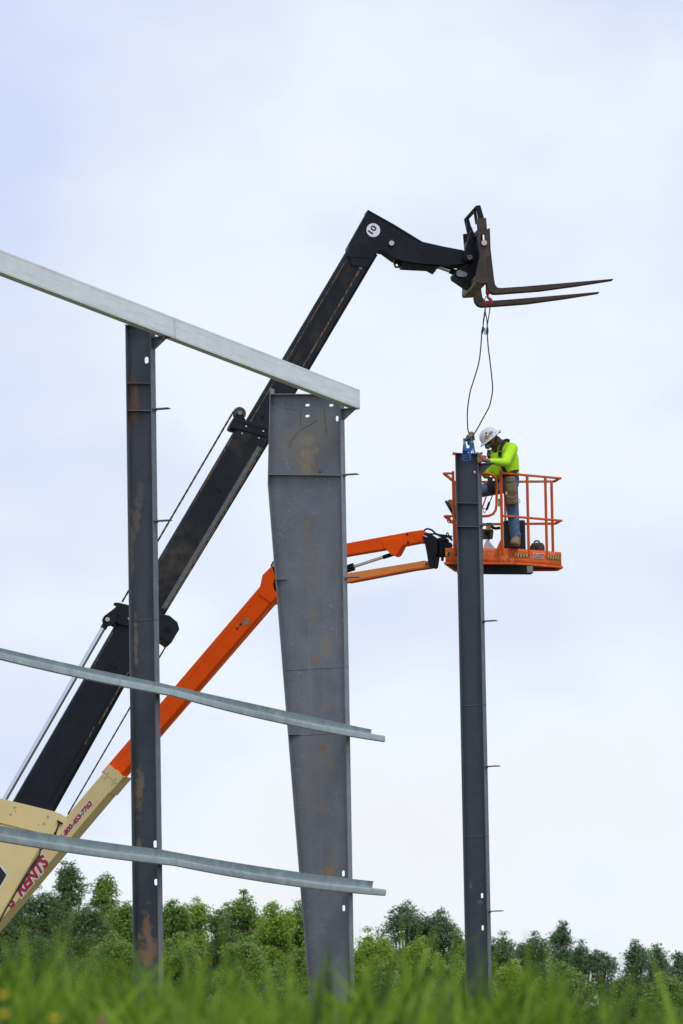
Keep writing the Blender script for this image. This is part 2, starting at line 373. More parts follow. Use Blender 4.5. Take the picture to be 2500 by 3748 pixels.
# tapered grey rigid frame column
ztM = zat(*z4(640, 540), PM)
zbend = zat(*z4(602, 1365), PM)
def dpx(px, py): return szM0(px, py)
def szM0(px, py):
    q = on_plane(px, py, PM - WD * .072, WD) - PM; return -q.dot(ND), q.z
d_top = szM0(*z4(622, 545)); d_b = szM0(*z4(600, 1362)); d_m = szM0(*zc(370, 0)); d_l = szM0(*zc(545, 2200))
sl_ = (d_m[0] - d_l[0]) / (d_m[1] - d_l[1])
profM = [(0, d_l[0] - sl_ * d_l[1]), (d_b[1], d_b[0]), (d_top[1] + .004, d_top[0])]
slM = [(*z4(980, 608), 8.5, 4.7), (*z4(980, 712), 8.5, 4.7), (*z4(1208, 609), 8.5, 4.7), (*z4(1264, 737), 5.4, 10.3), (*zc(931, 1820), 5.6, 11), (*zc(935, 2152), 5.6, 11)]
stM = [(*z4(960, 940), 75, 75, (.175, .16, .14), .7, 3), (*z4(1130, 820), 40, 50, (.19, .18, .165), .6, 4), (*z8(470, 300), 60, 90, (.20, .195, .185), .5, 4), (*zc(690, 900), 50, 120, (.195, .185, .175), .5, 4), (*z4(990, 1130), 24, 50, (.30, .235, .13), .75, 6), (*z4(985, 950), 30, 18, (.29, .24, .16), .6, 6), (*z4(1280, 970), 8, 12, (.16, .10, .06), .7, 12), (*z4(1060, 1225), 12, 10, (.2, .14, .08), .7, 10), (*z4(830, 960), 40, 40, (.22, .20, .17), .45, 5),
       (*zc(735, 625), 11, 13, (.24, .13, .04), .9, 9), (*zc(800, 1820), 20, 22, (.27, .17, .09), .95, 6), (*zc(770, 190), 10, 20, TANR, .6, 9), (*zc(850, 1640), 9, 48, TANR, .5, 10), (*zc(735, 1180), 9, 32, TANR, .6, 9),
       (*zc(612, 1220), 9, 18, TANR, .55, 9), (*zc(825, 770), 9, 24, TANR, .5, 10), (*z8(575, 900), 22, 36, (.26, .22, .15), .6, 7), (*z8(505, 1005), 10, 12, (.25, .17, .08), .7, 10), (*z8(490, 680), 12, 26, TANR, .5, 9), (*z8(440, 80), 14, 36, TANR, .6, 8), (*z8(440, 500), 9, 13, TANR, .7, 9)]
grit = [(3.2, .50, .78, (.215, .21, .20)), (26, .55, .66, (.28, .285, .295)), (9, .58, .72, (.235, .20, .135))]
TM, atM, szM = column(PM, 'steel_column', 'broad grey tapered steel frame column with tan stains at the eave corner', .9, .15, ztM, (.160, .167, .186), stM, slM, [zat(*z4(960, 1285), PM)], CLIPZ,
       [zat(1280, 2440, PM), zat(1140, 2688, PM)], profM, inner_top=zat(*z4(635, 450), PM), bracket=zat(*z4(1335, 648), PM), spots=grit,
       inner_stubs=[zat(*z8(245, 436), PM), zat(*zc(450, 497), PM)], flange_lit_base=(.20, .205, .22))
# layout marks drawn on the frame corner
ink_and_shade = mat('marker_ink_and_hole_shade', (.05, .055, .07), .7)
for pts in (((800, 1010), (840, 930), (920, 840), (1000, 800), (1080, 752)), ((762, 570), (778, 612)), ((775, 640), (830, 645), (885, 660)), ((915, 660), (918, 740), (915, 815)), ((1140, 650), (1150, 760), (1165, 880))):
    pp = [on_plane(*z4(*p), PM - WD * .0055, WD) for p in pts]
    MB().tube(pp, .0035, 5, flat=.3).obj('layout_mark', ink_and_shade, TM)
pp = on_plane(*z4(1100, 1248), PM - WD * .005, WD); MB().disc(pp, -WD, .016, .002, 10).obj('dark_hole_disc', ink_and_shade, TM)  # dark disc painted in for the darkness seen through an open hole
# slender dark column at the lift basket
ztR = zat(*z1(430, 427), PR)
slR = [(*z1(492, 603), 4.6, 8.4), (*z1(360, 466), 1.9, 1.9), (*zr(645, 349), 5, 10.2), (*zr(648, 497), 5, 10.2)]
TR, atR, szR = column(PR, 'steel_column', 'slender dark grey steel column with clamp on top beside the lift basket', .335, .145, ztR, (.052, .060, .075), [(*zr(638, 378), 10, 10, (.22, .18, .15), .7, 16), (*zr(594, 302), 6, 10, (.2, .18, .16), .6, 18)], slR,
       [zat(*z1(430, 900), PR), zat(*z1(430, 1125), PR)], CLIPZ, [zat(1735, 2582, PR), zat(1735, 3062, PR)], bracket=zat(*z1(545, 519), PR), spots=[(40, .66, .72, (.2, .2, .2))], flange_lit_base=(.115, .125, .14))

# girts: Z sections with outer flange down, inner flange up
def wall(q): return PL + WD * q        # placeholder, replaced below by the line L -> M
WLM = (PM - PL).normalized(); NLM = V((WLM.y, -WLM.x, 0)); QM = (PM - PL).length
def girt(name, label, group, q0, q1, z, sagf, twf, m):
    O = PL + WLM * q0; th = .0045
    n = 28; rows = []
    # profile: (outward distance, height) closed outline
    fo, fi = .072, .078
    prof = [(.203, -fo), (.186, -fo - .012), (.186, -fo - .012 + th), (.203 - th, -fo + th), (.203 - th, -th / 2), (.006, -th / 2), (.006, fi), (.022, fi + .012), (.022, fi + .012 - th), (.006 + th, fi - th), (.006 + th, th / 2), (.187, th / 2), (.194, .0008), (.2005, -.006), (.203, -.016)]
    mb = MB(); k = len(prof)
    for i in range(n + 1):
        q = q0 + (q1 - q0) * i / n; s = sagf(q); tw = twf(q)
        for (o, h) in prof:
            p = PL + WLM * q + NLM * (o + h * tw * .9) + UP * (z + .0075 + h - s + tw * (.2 - o)); mb.v.append(tuple(p))
    for i in range(n):
        for j in range(k):
            a = i * k + j; b = i * k + (j + 1) % k; mb.f.append((a, b, b + k, a + k))
    mb.f.append(tuple(range(k))); mb.f.append(tuple(reversed(range(n * k, n * k + k))))
    o = mb.obj(name, m, None, smooth=50); return tag(o, label, 'girt', group)
def sag2(a): return lambda q: a * 4 * (q / QM) * (1 - q / QM)
def sag1(a): return lambda q: a * 4 * (-q / 6.5) * (1 + q / 6.5)
def qend(px, py):
    p0 = PL + NLM * .2; q = on_plane(px, py, p0, NLM); return (q - PL).dot(WLM)
qe = qend(1409, 2700); qe2 = qend(1414, 3280)
tw2 = lambda q: .20 * math.sin(math.pi * max(0, min(1, q / (QM + .8)))) ** 1.0
tw1 = lambda q: .05 * math.sin(math.pi * max(0, min(1, -q / 6.5)))
tw3 = lambda q: .14 + .09 * math.sin(math.pi * max(0, min(1, q / (QM + .8)))) if q > 0 else .14 + .05 * math.sin(math.pi * max(0, min(1, -q / 6.5)))
girt('wall_girt', 'upper galvanised girt running from the rusty column past the tapered column', 'galvanised wall girts', .004, qe, CLIPZ[3], sag2(.035), tw2, M['galv'])
girt('wall_girt', 'upper galvanised girt crossing the chrome ram to the rusty column', 'galvanised wall girts', -6.4, -.004, CLIPZ[3], sag1(.03), tw1, M['galv'])
girt('wall_girt', 'lower galvanised girt running from the rusty column past the tapered column', 'galvanised wall girts', 0.004, qe2, CLIPZ[2], sag2(.035), tw3, M['galv'])
girt('wall_girt', 'lower galvanised girt crossing the cream booms to the rusty column', 'galvanised wall girts', -6.4, -.004, CLIPZ[2], sag1(.03), tw3, M['galv'])

# eave struts: C section on the brackets, web outward
def strut(label, q0, q1, za, zb_, m):
    th = .006; H = .252; prof = [(.205, 0), (.205, H), (.098, H), (.098, H - .022), (.104, H - .022), (.104, H - th), (.205 - th, H - th), (.205 - th, th), (.104, th), (.104, .022), (.098, .022), (.098, 0)]
    mb = MB(); k = len(prof)
    for q, z in ((q0, za), (q1, zb_)):
        for o, h in prof: mb.v.append(tuple(PL + WLM * q + NLM * o + UP * (z + h)))
    for j in range(k): mb.f.append((j, (j + 1) % k, (j + 1) % k + k, j + k))
    mb.f.append(tuple(range(k))); mb.f.append(tuple(reversed(range(k, 2 * k))))
    # rolled stiffening grooves along both edges of the web show as thin raised ribs
    o = mb.obj('eave_strut', m, None, smooth=20); tag(o, label, 'strut', 'galvanised eave struts')
    r = MB()
    for h in (.018, H - .018):
        r.bar(PL + WLM * q0 + NLM * .2055 + UP * (za + h), PL + WLM * q1 + NLM * .2055 + UP * (zb_ + h), .003, .004)
    r.obj('edge_rib', m, o)
    return o
zsL = brL + .007; zsM = zat(*z4(1335, 648), PM) + .007; slp = (zsM - zsL) / QM
QJ = qend(634, 1180)
qse = qend(*z4(1479, 520))
s1 = strut('pale galvanised eave strut coming from outside to the splice at the rusty column', -6.4, QJ - .003, zsL - 6.4 * slp, zsL + QJ * slp, M['strut'])
s2 = strut('pale galvanised eave strut from the splice to its free end above the tapered column', QJ + .003, qse, zsL + QJ * slp, zsL + qse * slp, M['strut'])
pl = MB(); pl.box(PL + WLM * (QJ + .035) + NLM * .2075 + UP * (zsL + QJ * slp + .126), WLM * .03, NLM * .0015, UP * .118)
pl.obj('splice_plate', mat('splice_plate_zinc', (.62, .65, .66), .4, .3, .05), s2)
for j in range(2): MB().disc(PL + WLM * (QJ + .035) + NLM * .208 + UP * (zsL + QJ * slp + .03 + .19 * j), NLM, .008, .006, 8).obj('splice_bolt', M['bolt'], s2)
rivetm = M['bolt']
for q, z in ((QM, zsM), (0, zsL)):
    for i in (-1, 1): MB().disc(PL + WLM * (q + .03 * i) + NLM * .15 + UP * (z - .013), -UP, .012, .012, 8).obj('bracket_bolt', M['bolt'], s2)

# ------------------------------------------------------------------ telehandler
PSI = R(8.); TF = V((math.cos(PSI), math.sin(PSI), 0)); TLc = V((math.sin(PSI), -math.cos(PSI), 0))   # forward, towards camera
TA = P(1746, 1036, 78.0)
def T(p, off=0.): return on_plane(p[0], p[1], TA + TLc * off, TLc)
def section(mb, l0, r0, l1, r1, hw, ch, plane=T, lat=TLc):
    # box boom between two pixel cross-sections (left/right outline), half width hw, chamfered corners
    rings = []
    for l, r in ((l0, r0), (l1, r1)):
        a, b = plane(l), plane(r); d = (a - b); h = d.length; d = d / h; c = (a + b) / 2; y = h / 2
        pr = [(y, hw - ch), (y - ch, hw), (-y + ch * 1.3, hw), (-y, hw - ch * 1.3), (-y, -hw + ch * 1.3), (-y + ch * 1.3, -hw), (y - ch, -hw), (y, -hw + ch)]
        rings.append([c + d * u + lat * w for u, w in pr])
    vs = rings[0] + rings[1]; k = 8
    return mb.add(vs, [(j, (j + 1) % k, (j + 1) % k + k, j + k) for j in range(k)] + [tuple(range(k)), tuple(reversed(range(k, 2 * k)))])
def along(a, b, t): return (a[0] + (b[0] - a[0]) * t, a[1] + (b[1] - a[1]) * t)
TH = thing('telehandler', 'telehandler with black telescopic boom, cream base section and pallet forks', 'telehandler', V((-5.0, 77.0, 0)))
base_mat = M['cream']
S4l, S4r = ((1277, 903), (895, 1547)), ((1378, 938), (998, 1580))
S3l, S3r = ((860, 1572), (455, 2260)), ((1008, 1580), (598, 2256))
S2l, S2r = ((420, 2290), (40, 2946)), ((590, 2270), (180, 3004))
b4 = section(MB(), S4l[0], S4r[0], S4l[1], S4r[1], .15, .03).obj('tip_boom_section', M['boom_worn'], TH)
b3 = section(MB(), S3l[0], S3r[0], S3l[1], S3r[1], .19, .035).obj('third_boom_section', M['boom_worn'], TH)
b2 = section(MB(), S2l[0], S2r[0], S2l[1], S2r[1], .23, .04).obj('second_boom_section', M['boom_black'], TH)
# base section: along the same direction down to the pivot behind the frame
dirB = (T((40, 2946)) - T((420, 2290))).normalized()
c1 = (T((20, 2960)) + T((200, 3022))) / 2; upB = dirB.cross(TLc).normalized()
if upB.x > 0: upB = -upB
hB = .345; Lb = (c1.z - 2.0) / -dirB.z
mb = MB(); hw = .275; ch = .035
vs = []
for t in (0, Lb):
    c = c1 + dirB * t
    for u, w in [(hB, hw - ch), (hB - ch, hw), (-hB + ch, hw), (-hB, hw - ch), (-hB, -hw + ch), (-hB + ch, -hw), (hB - ch, -hw), (hB, -hw + ch)]:
        vs.append(c + upB * u + TLc * w)
bs = mb.add(vs, [(j, (j + 1) % 8, (j + 1) % 8 + 8, j + 8) for j in range(8)] + [tuple(range(8)), tuple(reversed(range(8, 16)))]).obj('base_boom_section', M['cream'], TH)
def bpt(p, off): return on_plane(p[0], p[1], TA + TLc * off, TLc)
# cover plate at the end of the base section
q = [bpt(p, .29) for p in (z7(62, 292), z7(440, 382), z7(500, 402), z7(548, 432), z7(556, 462), z7(470, 625), z7(385, 595), z7(322, 556), (-60, 2995), (-60, 2990), (-12, 2956))]
MB().prism([bpt(p, .276) for p in ((28, 2929), (196, 2970), (223, 2979), (244, 2993), (247, 3006), (214, 3072), (172, 3066), (144, 3048), (-90, 2990), (-60, 2905))], TLc * .016).obj('base_collar_plate', M['cream'], TH, .003)
for p in (z7(122, 342), z7(88, 400), z7(394, 420), z7(361, 476)): MB().disc(bpt(p, .292), TLc, .016, .01, 10).obj('collar_bolt', M['bolt'], TH)
for p in (z7(128, 380), z7(314, 487)): MB().disc(bpt(p, .292), TLc, .007, .002, 8).obj('bolt_hole', M['black'], TH)
# emblem: black lozenge with a white border, and the registered mark
lz = [(-150, 3160), (0 - 18, 3136), (28, 3203), (-22, 3292), (-160, 3262)]
lc = [(-145, 3165), (-19, 3145), (24, 3203), (-23, 3284), (-155, 3256)]
MB().prism([bpt(p, .277) for p in lz], TLc * .002).obj('emblem_border', M['white'], TH)
MB().prism([bpt(p, .279) for p in lc], TLc * .002).obj('emblem_field', M['black_print'], TH)
ctr = bpt((27, 3190), .277)
MB().prism(circle(ctr, TF, UP, .036, 20), TLc * .002, [circle(ctr, TF, UP, .030, 20)]).obj('registered_mark_ring', M['white'], TH)
lettering('registered_mark_letter', 'R', ctr - TF * .016 - UP * .018, TF, UP, TLc, .036, .032, M['white'], TH)
lettering('emblem_letters', 'JLG', bpt((-130, 3250), .281), (TF * .98 + UP * .1).normalized(), UP, TLc, .20, .40, M['white'], TH, .02, .2)
# sensor and cable along the lower edge
cab = [z7(490, 470), z7(470, 520), z7(455, 560), z7(440, 600), z7(330, 700), z7(325, 735), z7(265, 820), z7(160, 990), z7(95, 1110), z7(50, 1180), z7(15, 1250), (-8, 3385)]
MB().tube([bpt(p, .288 + (.02 if i % 2 else 0)) for i, p in enumerate(cab)], .011, 6).obj('edge_cable', M['rubber'], TH)
MB().tube([bpt(p, .30) for p in (z7(330, 690), z7(322, 760), z7(250, 870), z7(150, 1030))], .008, 6).obj('edge_cable', M['rubber'], TH)
MB().prism([bpt(p, .292) for p in (z7(470, 452), z7(516, 478), z7(508, 488), z7(466, 464))], TLc * .03).obj('cable_sensor', M['black'], TH)
MB().tube([bpt(z7(455, 552), .30), bpt(z7(442, 595), .30)], .016, 8).obj('cable_plug', M['black'], TH)
# wear lines and rails on the sliding sections
def strip(name, a, b, off, w, m):
    A, B = bpt(a, off), bpt(b, off); d = (B - A).normalized(); s = d.cross(TLc) * (w / 2)
    MB().prism([A - s, B - s, B + s, A + s], TLc * .003).obj(name, m, TH)
strip('wear_line', (1268, 950), (905, 1562), .150, .012, M['wear'])
strip('wear_line', (1318, 985), (1110, 1340), .150, .020, M['wear'])
strip('scuffed_pad', (1336, 942), (1318, 984), .150, .05, M['grey_metal'])
strip('side_rib', (1300, 920), (1000, 1430), .150, .03, M['boom_black'])
strip('wear_line', (850, 1600), (700, 1856), .190, .010, M['wear'])
strip('slide_rail', (950, 1636), (598, 2228), .190, .06, M['scuff'])
strip('wear_line', (962, 1640), (612, 2228), .194, .014, M['wear'])
strip('wear_line', (413, 2315), (330, 2460), .230, .010, M['wear'])
strip('slide_rail', (440, 2490), (180, 2940), .230, .03, M['black'])
strip('wear_line', (470, 2460), (362, 2650), .234, .016, M['wear'])
strip('wear_line', (345, 2660), (310, 2725), .234, .012, M['wear'])
for p, off, r_ in ((z4(548, 730), .151, .03), (z4(135, 1425), .191, .03), (z6(943, 768), .231, .03)):
    MB().prism(circle(bpt(p, off), TF, UP, r_), TLc * .003).obj('side_hole', M['black'], TH)
# collars
MB().prism([T(p, .205) for p in ((857, 1527), (1010, 1568), (1012, 1606), (985, 1603), (846, 1564), (842, 1556))], TLc * -.41).obj('third_section_collar', M['boom_black'], TH, .006)
strip('collar_rib', (866, 1540), (985, 1578), .206, .02, M['black'])
for p in (z4(394, 812), z4(558, 857)): MB().disc(bpt(p, .206), TLc, .014, .012, 10).obj('collar_bolt', M['bolt'], TH)
for p in (z4(355, 880), z4(516, 923)): MB().disc(bpt(p, .191), TLc, .012, .012, 10).obj('collar_bolt', M['bolt'], TH)
col2 = [(435, 2205), (480, 2216), (600, 2248), (621, 2253), (650, 2277), (657, 2303), (628, 2352), (618, 2357), (592, 2338), (560, 2318), (475, 2294), (432, 2284), (408, 2270), (424, 2226)]
MB().prism([T(p, .26) for p in col2], TLc * -.52).obj('second_section_collar', M['boom_black'], TH, .012)
MB().prism(circle(T((612.5, 2304), .261), TF, UP, .047), TLc * .004).obj('collar_bore', M['black'], TH)
MB().disc(bpt(z6(1056, 368), .262), TLc, .016, .012, 10).obj('collar_bolt', M['bolt'], TH)
MB().prism([T(p, .275) for p in (z6(955, 270), z6(975, 330), z6(940, 405), z6(905, 425), z6(878, 425), z6(850, 408), z6(840, 375), z6(855, 345))], TLc * -.1).obj('ram_lug', M['boom_black'], TH, .004)
MB().disc(bpt(z6(881, 375), .276), TLc, .032, .014, 16).obj('ram_pin', M['bolt'], TH)
MB().box(T(z6(955, 250), .2), TF * .035, TLc * .05, UP * .018).obj('collar_stop', M['boom_black'], TH, .004)
# extension ram: chrome rod and black underside hose
ra, rb_ = T(z6(858, 425), .23), T((-40, 3025), .23)
MB().tube([ra, rb_], .037, 16).obj('ram_rod', M['chrome'], TH)
MB().tube([T(z6(862, 420), .23), T(z6(846, 450), .23)], .043, 16).obj('ram_eye', M['boom_black'], TH)
MB().tube([T((14, 2940), .23), T((-60, 3068), .23)], .058, 16).obj('ram_barrel', M['cream'], TH)
# chains
def chain(a, b, offa, r_):
    A, B = T(a, offa), T(b, offa); n = int((B - A).length / .055); d = (B - A).normalized(); s = d.cross(TLc)
    mb = MB()
    for i in range(n):
        c = A + d * (.055 * (i + .5)); w = r_ * (1. if i % 2 else .85)
        mb.box(c, d * .026, s * w, TLc * (.018 if i % 2 else .028))
    return mb.obj('extend_chain', M['rope'], TH)
chain(z4(272, 672), (446, 2205), .0, .0135)
chain((616, 2350), (243, 2990), .0, .0105)
wc = T((876, 1514), 0.)
mb = MB(); mb.lathe(wc - TLc * .03, TLc, [(.03, -.02), (.085, -.02), (.085, .08), (.03, .08)], 22)
for k in range(16):
    a = 2 * math.pi * k / 16; dd = TF * math.cos(a) + UP * math.sin(a); mb.box(wc + dd * .086, dd * .008, TLc * .02, dd.cross(TLc) * .008)
mb.obj('chain_wheel', M['rope'], TH)
MB().prism([T(p, .06) for p in (z4(300, 690), z4(360, 690), z4(390, 750), z4(270, 735))], TLc * -.12).obj('wheel_bracket', M['black'], TH)
MB().disc(wc + TLc * .05, TLc, .03, .02, 12).obj('wheel_axle', M['grey_metal'], TH)
# head: gooseneck
head = [z2(*p) for p in ((212, 97), (340, 172), (490, 262), (525, 270), (600, 287), (705, 307), (745, 330), (752, 378), (612, 386), (500, 378), (400, 366), (352, 350), (295, 308), (272, 304), (252, 314), (243, 345), (205, 398), (122, 385), (108, 282))]
MB().prism([T(p, .17) for p in head], TLc * -.34).obj('boom_head', M['boom_black'], TH, .008)
MB().prism([T(z2(*p), .178) for p in ((209, 96), (345, 172), (492, 262), (488, 268), (340, 180), (212, 106))], TLc * -.356).obj('head_top_flange', M['black'], TH)
MB().prism([T(z2(*p), .13) for p in ((380, 365), (600, 384), (575, 392), (561, 419), (528, 401), (390, 394))], TLc * -.26).obj('head_belly', M['black'], TH, .004)
# round overlap of the tip section on the head
arc = [z2(110 + 0, 285)] + [z2(172 + 62 * math.cos(a), 312 + 62 * math.sin(a)) for a in [math.pi + .35 + i * (math.pi - .35) / 12 for i in range(13)]] + [z2(238, 350), z2(100, 340)]
MB().prism([T(p, .1715) for p in arc], TLc * .006).obj('head_lap_plate', M['boom_worn'], TH)
MB().prism([T(z2(*p), .03) for p in ((346, 350), (390, 362), (385, 385), (372, 398), (352, 397), (345, 380))], TLc * -.05, [circle(T(z2(361, 384), .03), TF, UP, .02, 10)]).obj('head_lug', M['black'], TH)
ce = T(z2(237, 203), .171)
MB().prism(circle(ce, TF, UP, .097, 32), TLc * .002).obj('badge_disc', M['white'], TH)
ex = (TF * .93 + UP * .30).normalized(); ey = (UP * .93 - TF * .30).normalized()
dg_ = (TF * .58 + UP * .815).normalized()
lettering('badge_number', '10', ce - dg_ * .058 + (TF * .8 - UP * .57) * .030, dg_, (UP * .57 - TF * .815).normalized(), TLc, .085, .118, M['black_print'], TH, .03, .0, .004)
MB().disc(T(z2(332, 271), .171), TLc, .058, .012, 24).obj('head_pin_washer', M['black'], TH)
MB().disc(T(z2(332, 271), .183), TLc, .037, .014, 20).obj('head_pin', M['bolt'], TH)
for p in (z2(347, 204), z2(370, 218)): MB().prism(circle(T(p, .171), TF, UP, .013, 10), TLc * .003).obj('side_hole', M['black_print'], TH)
# tilt ram
MB().tube([T(z3(225, 1228), -.02), T(z3(435, 1302), -.02)], .032, 14).obj('tilt_rod', M['chrome'], TH)
MB().tube([T(z3(430, 1300), -.02), T(z3(560, 1345), -.02)], .042, 14).obj('tilt_rod_end', M['black'], TH)
# quick coupler
def prismz(name, pts, off, th, m, bev=.004): return MB().prism([T(z3(*p), off) for p in pts], TLc * -th).obj(name, m, TH, bev)
prismz('coupler_upper_plate', ((780, 628), (800, 620), (905, 800), (930, 900), (860, 1000), (842, 1140), (705, 1160), (655, 1120), (648, 1080), (668, 995)), .24, .06, M['boom_black'])
prismz('coupler_upper_plate', ((780, 628), (800, 620), (905, 800), (930, 900), (860, 1000), (842, 1140), (705, 1160), (655, 1120), (648, 1080), (668, 995)), -.20, .05, M['boom_black'])
prismz('coupler_body', ((640, 1100), (860, 1020), (920, 950), (905, 1160), (850, 1480), (770, 1560), (735, 1545), (520, 1400), (500, 1345), (575, 1240), (700, 1230)), .17, .36, M['black'])
MB().disc(T(z3(757, 1083), .241), TLc, .062, .02, 20).obj('coupler_boss', M['boom_black'], TH)
MB().lathe(T(z3(757, 1083), .26), TLc, [(.030, 0), (.034, .02), (.022, .02), (.021, .004)], 18).obj('coupler_pin', M['grey_metal'], TH)
prismz('pin_keeper', ((545, 1320), (560, 1298), (600, 1290), (722, 1340), (705, 1412), (560, 1395), (540, 1365)), .19, .016, M['grey_metal'])
MB().disc(T(z3(690, 1376), .192), TLc, .02, .015, 12).obj('keeper_bolt', M['grey_metal'], TH)
MB().disc(T(z3(822, 1435), .20), TLc, .014, .012, 10).obj('keeper_bolt', M['rust_steel'], TH)
# fork carriage
HC = .62
plate = [(875, 452), (1028, 434), (1056, 760), (1086, 1020), (1048, 1130), (1040, 1190), (1058, 1478), (1040, 1500), (880, 1508), (862, 1480), (866, 1335), (888, 1230), (925, 1080), (908, 850), (892, 640)]
slot = [(975 + 37 * math.cos(a), (730 if math.sin(a) < 0 else 850) + 37 * math.sin(a)) for a in [2 * math.pi * k / 20 for k in range(20)]]
near = [T(z3(*p), HC) for p in plate]; holes = [[T(z3(*p), HC) for p in slot]]
MB().prism(near, TLc * -.06, holes).obj('carriage_side_plate', M['rust_steel'], TH, .004)
far = [p - TLc * (2 * HC - .06) for p in near]; fh = [[p - TLc * (2 * HC - .06) for p in holes[0]]]
MB().prism(far, TLc * -.06, fh).obj('carriage_side_plate', M['black'], TH, .004)
def car(x, y, off): return T(z3(x, y), HC) + TLc * (off - HC)     # carriage coordinates measured on the near plate
bar = [car(870, 1360, 0), car(1040, 1345, 0), car(1052, 1492, 0), car(1038, 1502, 0), car(884, 1508, 0), car(866, 1482, 0)]
MB().prism([p + TLc * (HC - .004 - .06) for p in bar], TLc * -(2 * HC - .12)).obj('carriage_lower_bar', M['rust_bar'], TH, .006)
MB().prism([p + TLc * (HC + .001) for p in bar], TLc * -.055).obj('lower_bar_end', M['rust_steel'], TH, .004)
MB().tube([car(990, 850, HC + .03), car(990, 850, -HC - .05)], .026, 16).obj('fork_shaft', M['black'], TH)
MB().disc(car(990, 850, HC + .005), TLc, .041, .03, 20).obj('shaft_cap', M['bolt'], TH)
for o_ in (HC - .08, -.05, -HC + .2):
    MB().prism([car(x, y, o_) for x, y in ((895, 640), (985, 640), (1010, 1350), (880, 1380), (905, 1100))], TLc * -.05).obj('carriage_upright', M['black'], TH, .003)
MB().box(car(930, 660, 0), TLc * (HC - .06), TF * .035, UP * .035).obj('carriage_upper_bar', M['black'], TH, .004)
# backrest of bent bars
for o_ in (HC - .03, -HC + .2):
    MB().prism([car(x, y, o_) for x, y in ((905, 445), (985, 440), (1000, 430), (940, 222), (860, 230))], TLc * -.025).obj('backrest_upright', M['boom_black'], TH, .003)
MB().prism([car(x, y, HC - .03) for x, y in ((862, 228), (940, 220), (944, 236), (868, 246))], TLc * -(2 * HC - .22)).obj('backrest_top_bar', M['boom_black'], TH, .003)
MB().prism([car(x, y, HC - .30) for x, y in ((880, 240), (920, 240), (960, 470), (915, 470))], TLc * -.05).obj('backrest_inner_bar', M['boom_black'], TH, .003)
MB().prism([car(x, y, -HC + .30) for x, y in ((880, 230), (985, 420), (985, 640), (905, 640))], TLc * -.05).obj('backrest_gusset', M['black'], TH, .003)
# forks
fork = [(846, 190), (850, 300), (868, 455), (873, 485), (886, 502), (905, 504), (1020, 496), (1490, 456), (1490, 462), (1300, 492), (1110, 518), (900, 534), (868, 535), (848, 527), (834, 508), (829, 480), (828, 300), (826, 200)]
def forkobj(off, lab):
    pts = [T(z2(*p), .46) + TLc * (off - .46) for p in fork]
    o = MB().prism(pts, TLc * -.125).obj('fork', M['rust_steel'], TH, .008); return o
forkobj(.46, ''); forkobj(-.62, '')
# chassis, cab and wheels standing below the frame
pv = c1 + dirB * Lb
cx = pv + TF * 2.1; cx.z = 0
MB().box(cx + UP * .95, TF * 2.6, TLc * .42, UP * .32).obj('chassis', M['black'], TH, .03)
MB().box(pv + TF * .2 - UP * .45, TF * .55, TLc * .5, UP * .55).obj('rear_tower', M['cream'], TH, .04)
MB().box(cx + TLc * .86 + UP * 1.35 + TF * -.1, TF * .75, TLc * .40, UP * .55).obj('cab', M['cream'], TH, .05)
MB().box(cx - TLc * .86 + UP * 1.2 + TF * -.2, TF * .9, TLc * .36, UP * .36).obj('engine_cover', M['cream'], TH, .05)
for s in (-1, 1):
    for t in (-1.75, 1.75):
        w = MB().lathe(cx + TF * t + TLc * (s * 1.0) + UP * .68 - TLc * .2, TLc, [(.3, 0), (.62, .0), (.68, .07), (.68, .33), (.62, .4), (.3, .4)], 28).obj('wheel', M['rubber'], TH)
        MB().disc(cx + TF * t + TLc * (s * 1.0) + UP * .68 - TLc * .22, TLc, .31, .44, 20).obj('rim', M['cream'], w)
        MB().tube([cx + TF * t + TLc * (s * .82) + UP * .68, cx + TF * t + UP * .72], .12, 10).obj('axle', M['black'], TH)

# ------------------------------------------------------------------ hook, sling, clamp
HK = thing('lifting_hook', 'red latched lifting hook hanging below the fork carriage', 'hook', P(*zh(985, 200), 78.0))
def H(x, y, d=0.): return P(*zh(x, y), 78.0 + d)
MB().ball(H(985, 220), .0285, 14, 9, (1, 1, 1.05)).tube([H(985, 230), H(985, 300)], [.022, .016], 12).obj('swivel', M['red'], HK)
MB().tube([H(935, -40), H(937, 60), H(940, 200)], [.007, .008, .012], 8).tube([H(960, -60), H(962, 40), H(975, 180)], .007, 8).obj('hanger_shackle', M['red'], HK)
hp = [(985, 290), (990, 345), (1040, 400), (1085, 440), (1100, 500), (1080, 575), (1020, 620), (960, 610), (905, 560), (875, 500), (860, 440)]
MB().tube([H(*p) for p in hp], [.016, .017, .022, .027, .028, .028, .026, .022, .017, .012, .006], 12).obj('hook_body', M['red'], HK)
MB().bar(H(935, 320), H(872, 450), .014, .012).obj('latch', M['grey_metal'], HK)
SLG = thing('wire_sling', 'two-leg steel wire rope sling hanging between red hook and clamp', 'sling', P(1715, 1600, 78.0))
def S(px, py, d=0.): return P(px, py, 78.0 + d)
def smooth_path(pts, n=6):
    out = []
    for i in range(len(pts) - 1):
        p0 = pts[max(0, i - 1)]; p1 = pts[i]; p2 = pts[i + 1]; p3 = pts[min(len(pts) - 1, i + 2)]
        for k in range(n):
            t = k / n; out.append(.5 * ((2 * p1) + (p2 - p0) * t + (2 * p0 - 5 * p1 + 4 * p2 - p3) * t * t + (3 * p1 - p0 - 3 * p2 + p3) * t ** 3))
    out.append(pts[-1]); return out
legL = [H(785, 1600), S(1759, 1280), S(1752, 1330), S(1736, 1385), S(1722, 1430), S(1714, 1475), S(1710.5, 1520), S(1712, 1565), S(1716, 1585), S(1721, 1597, -.02)]
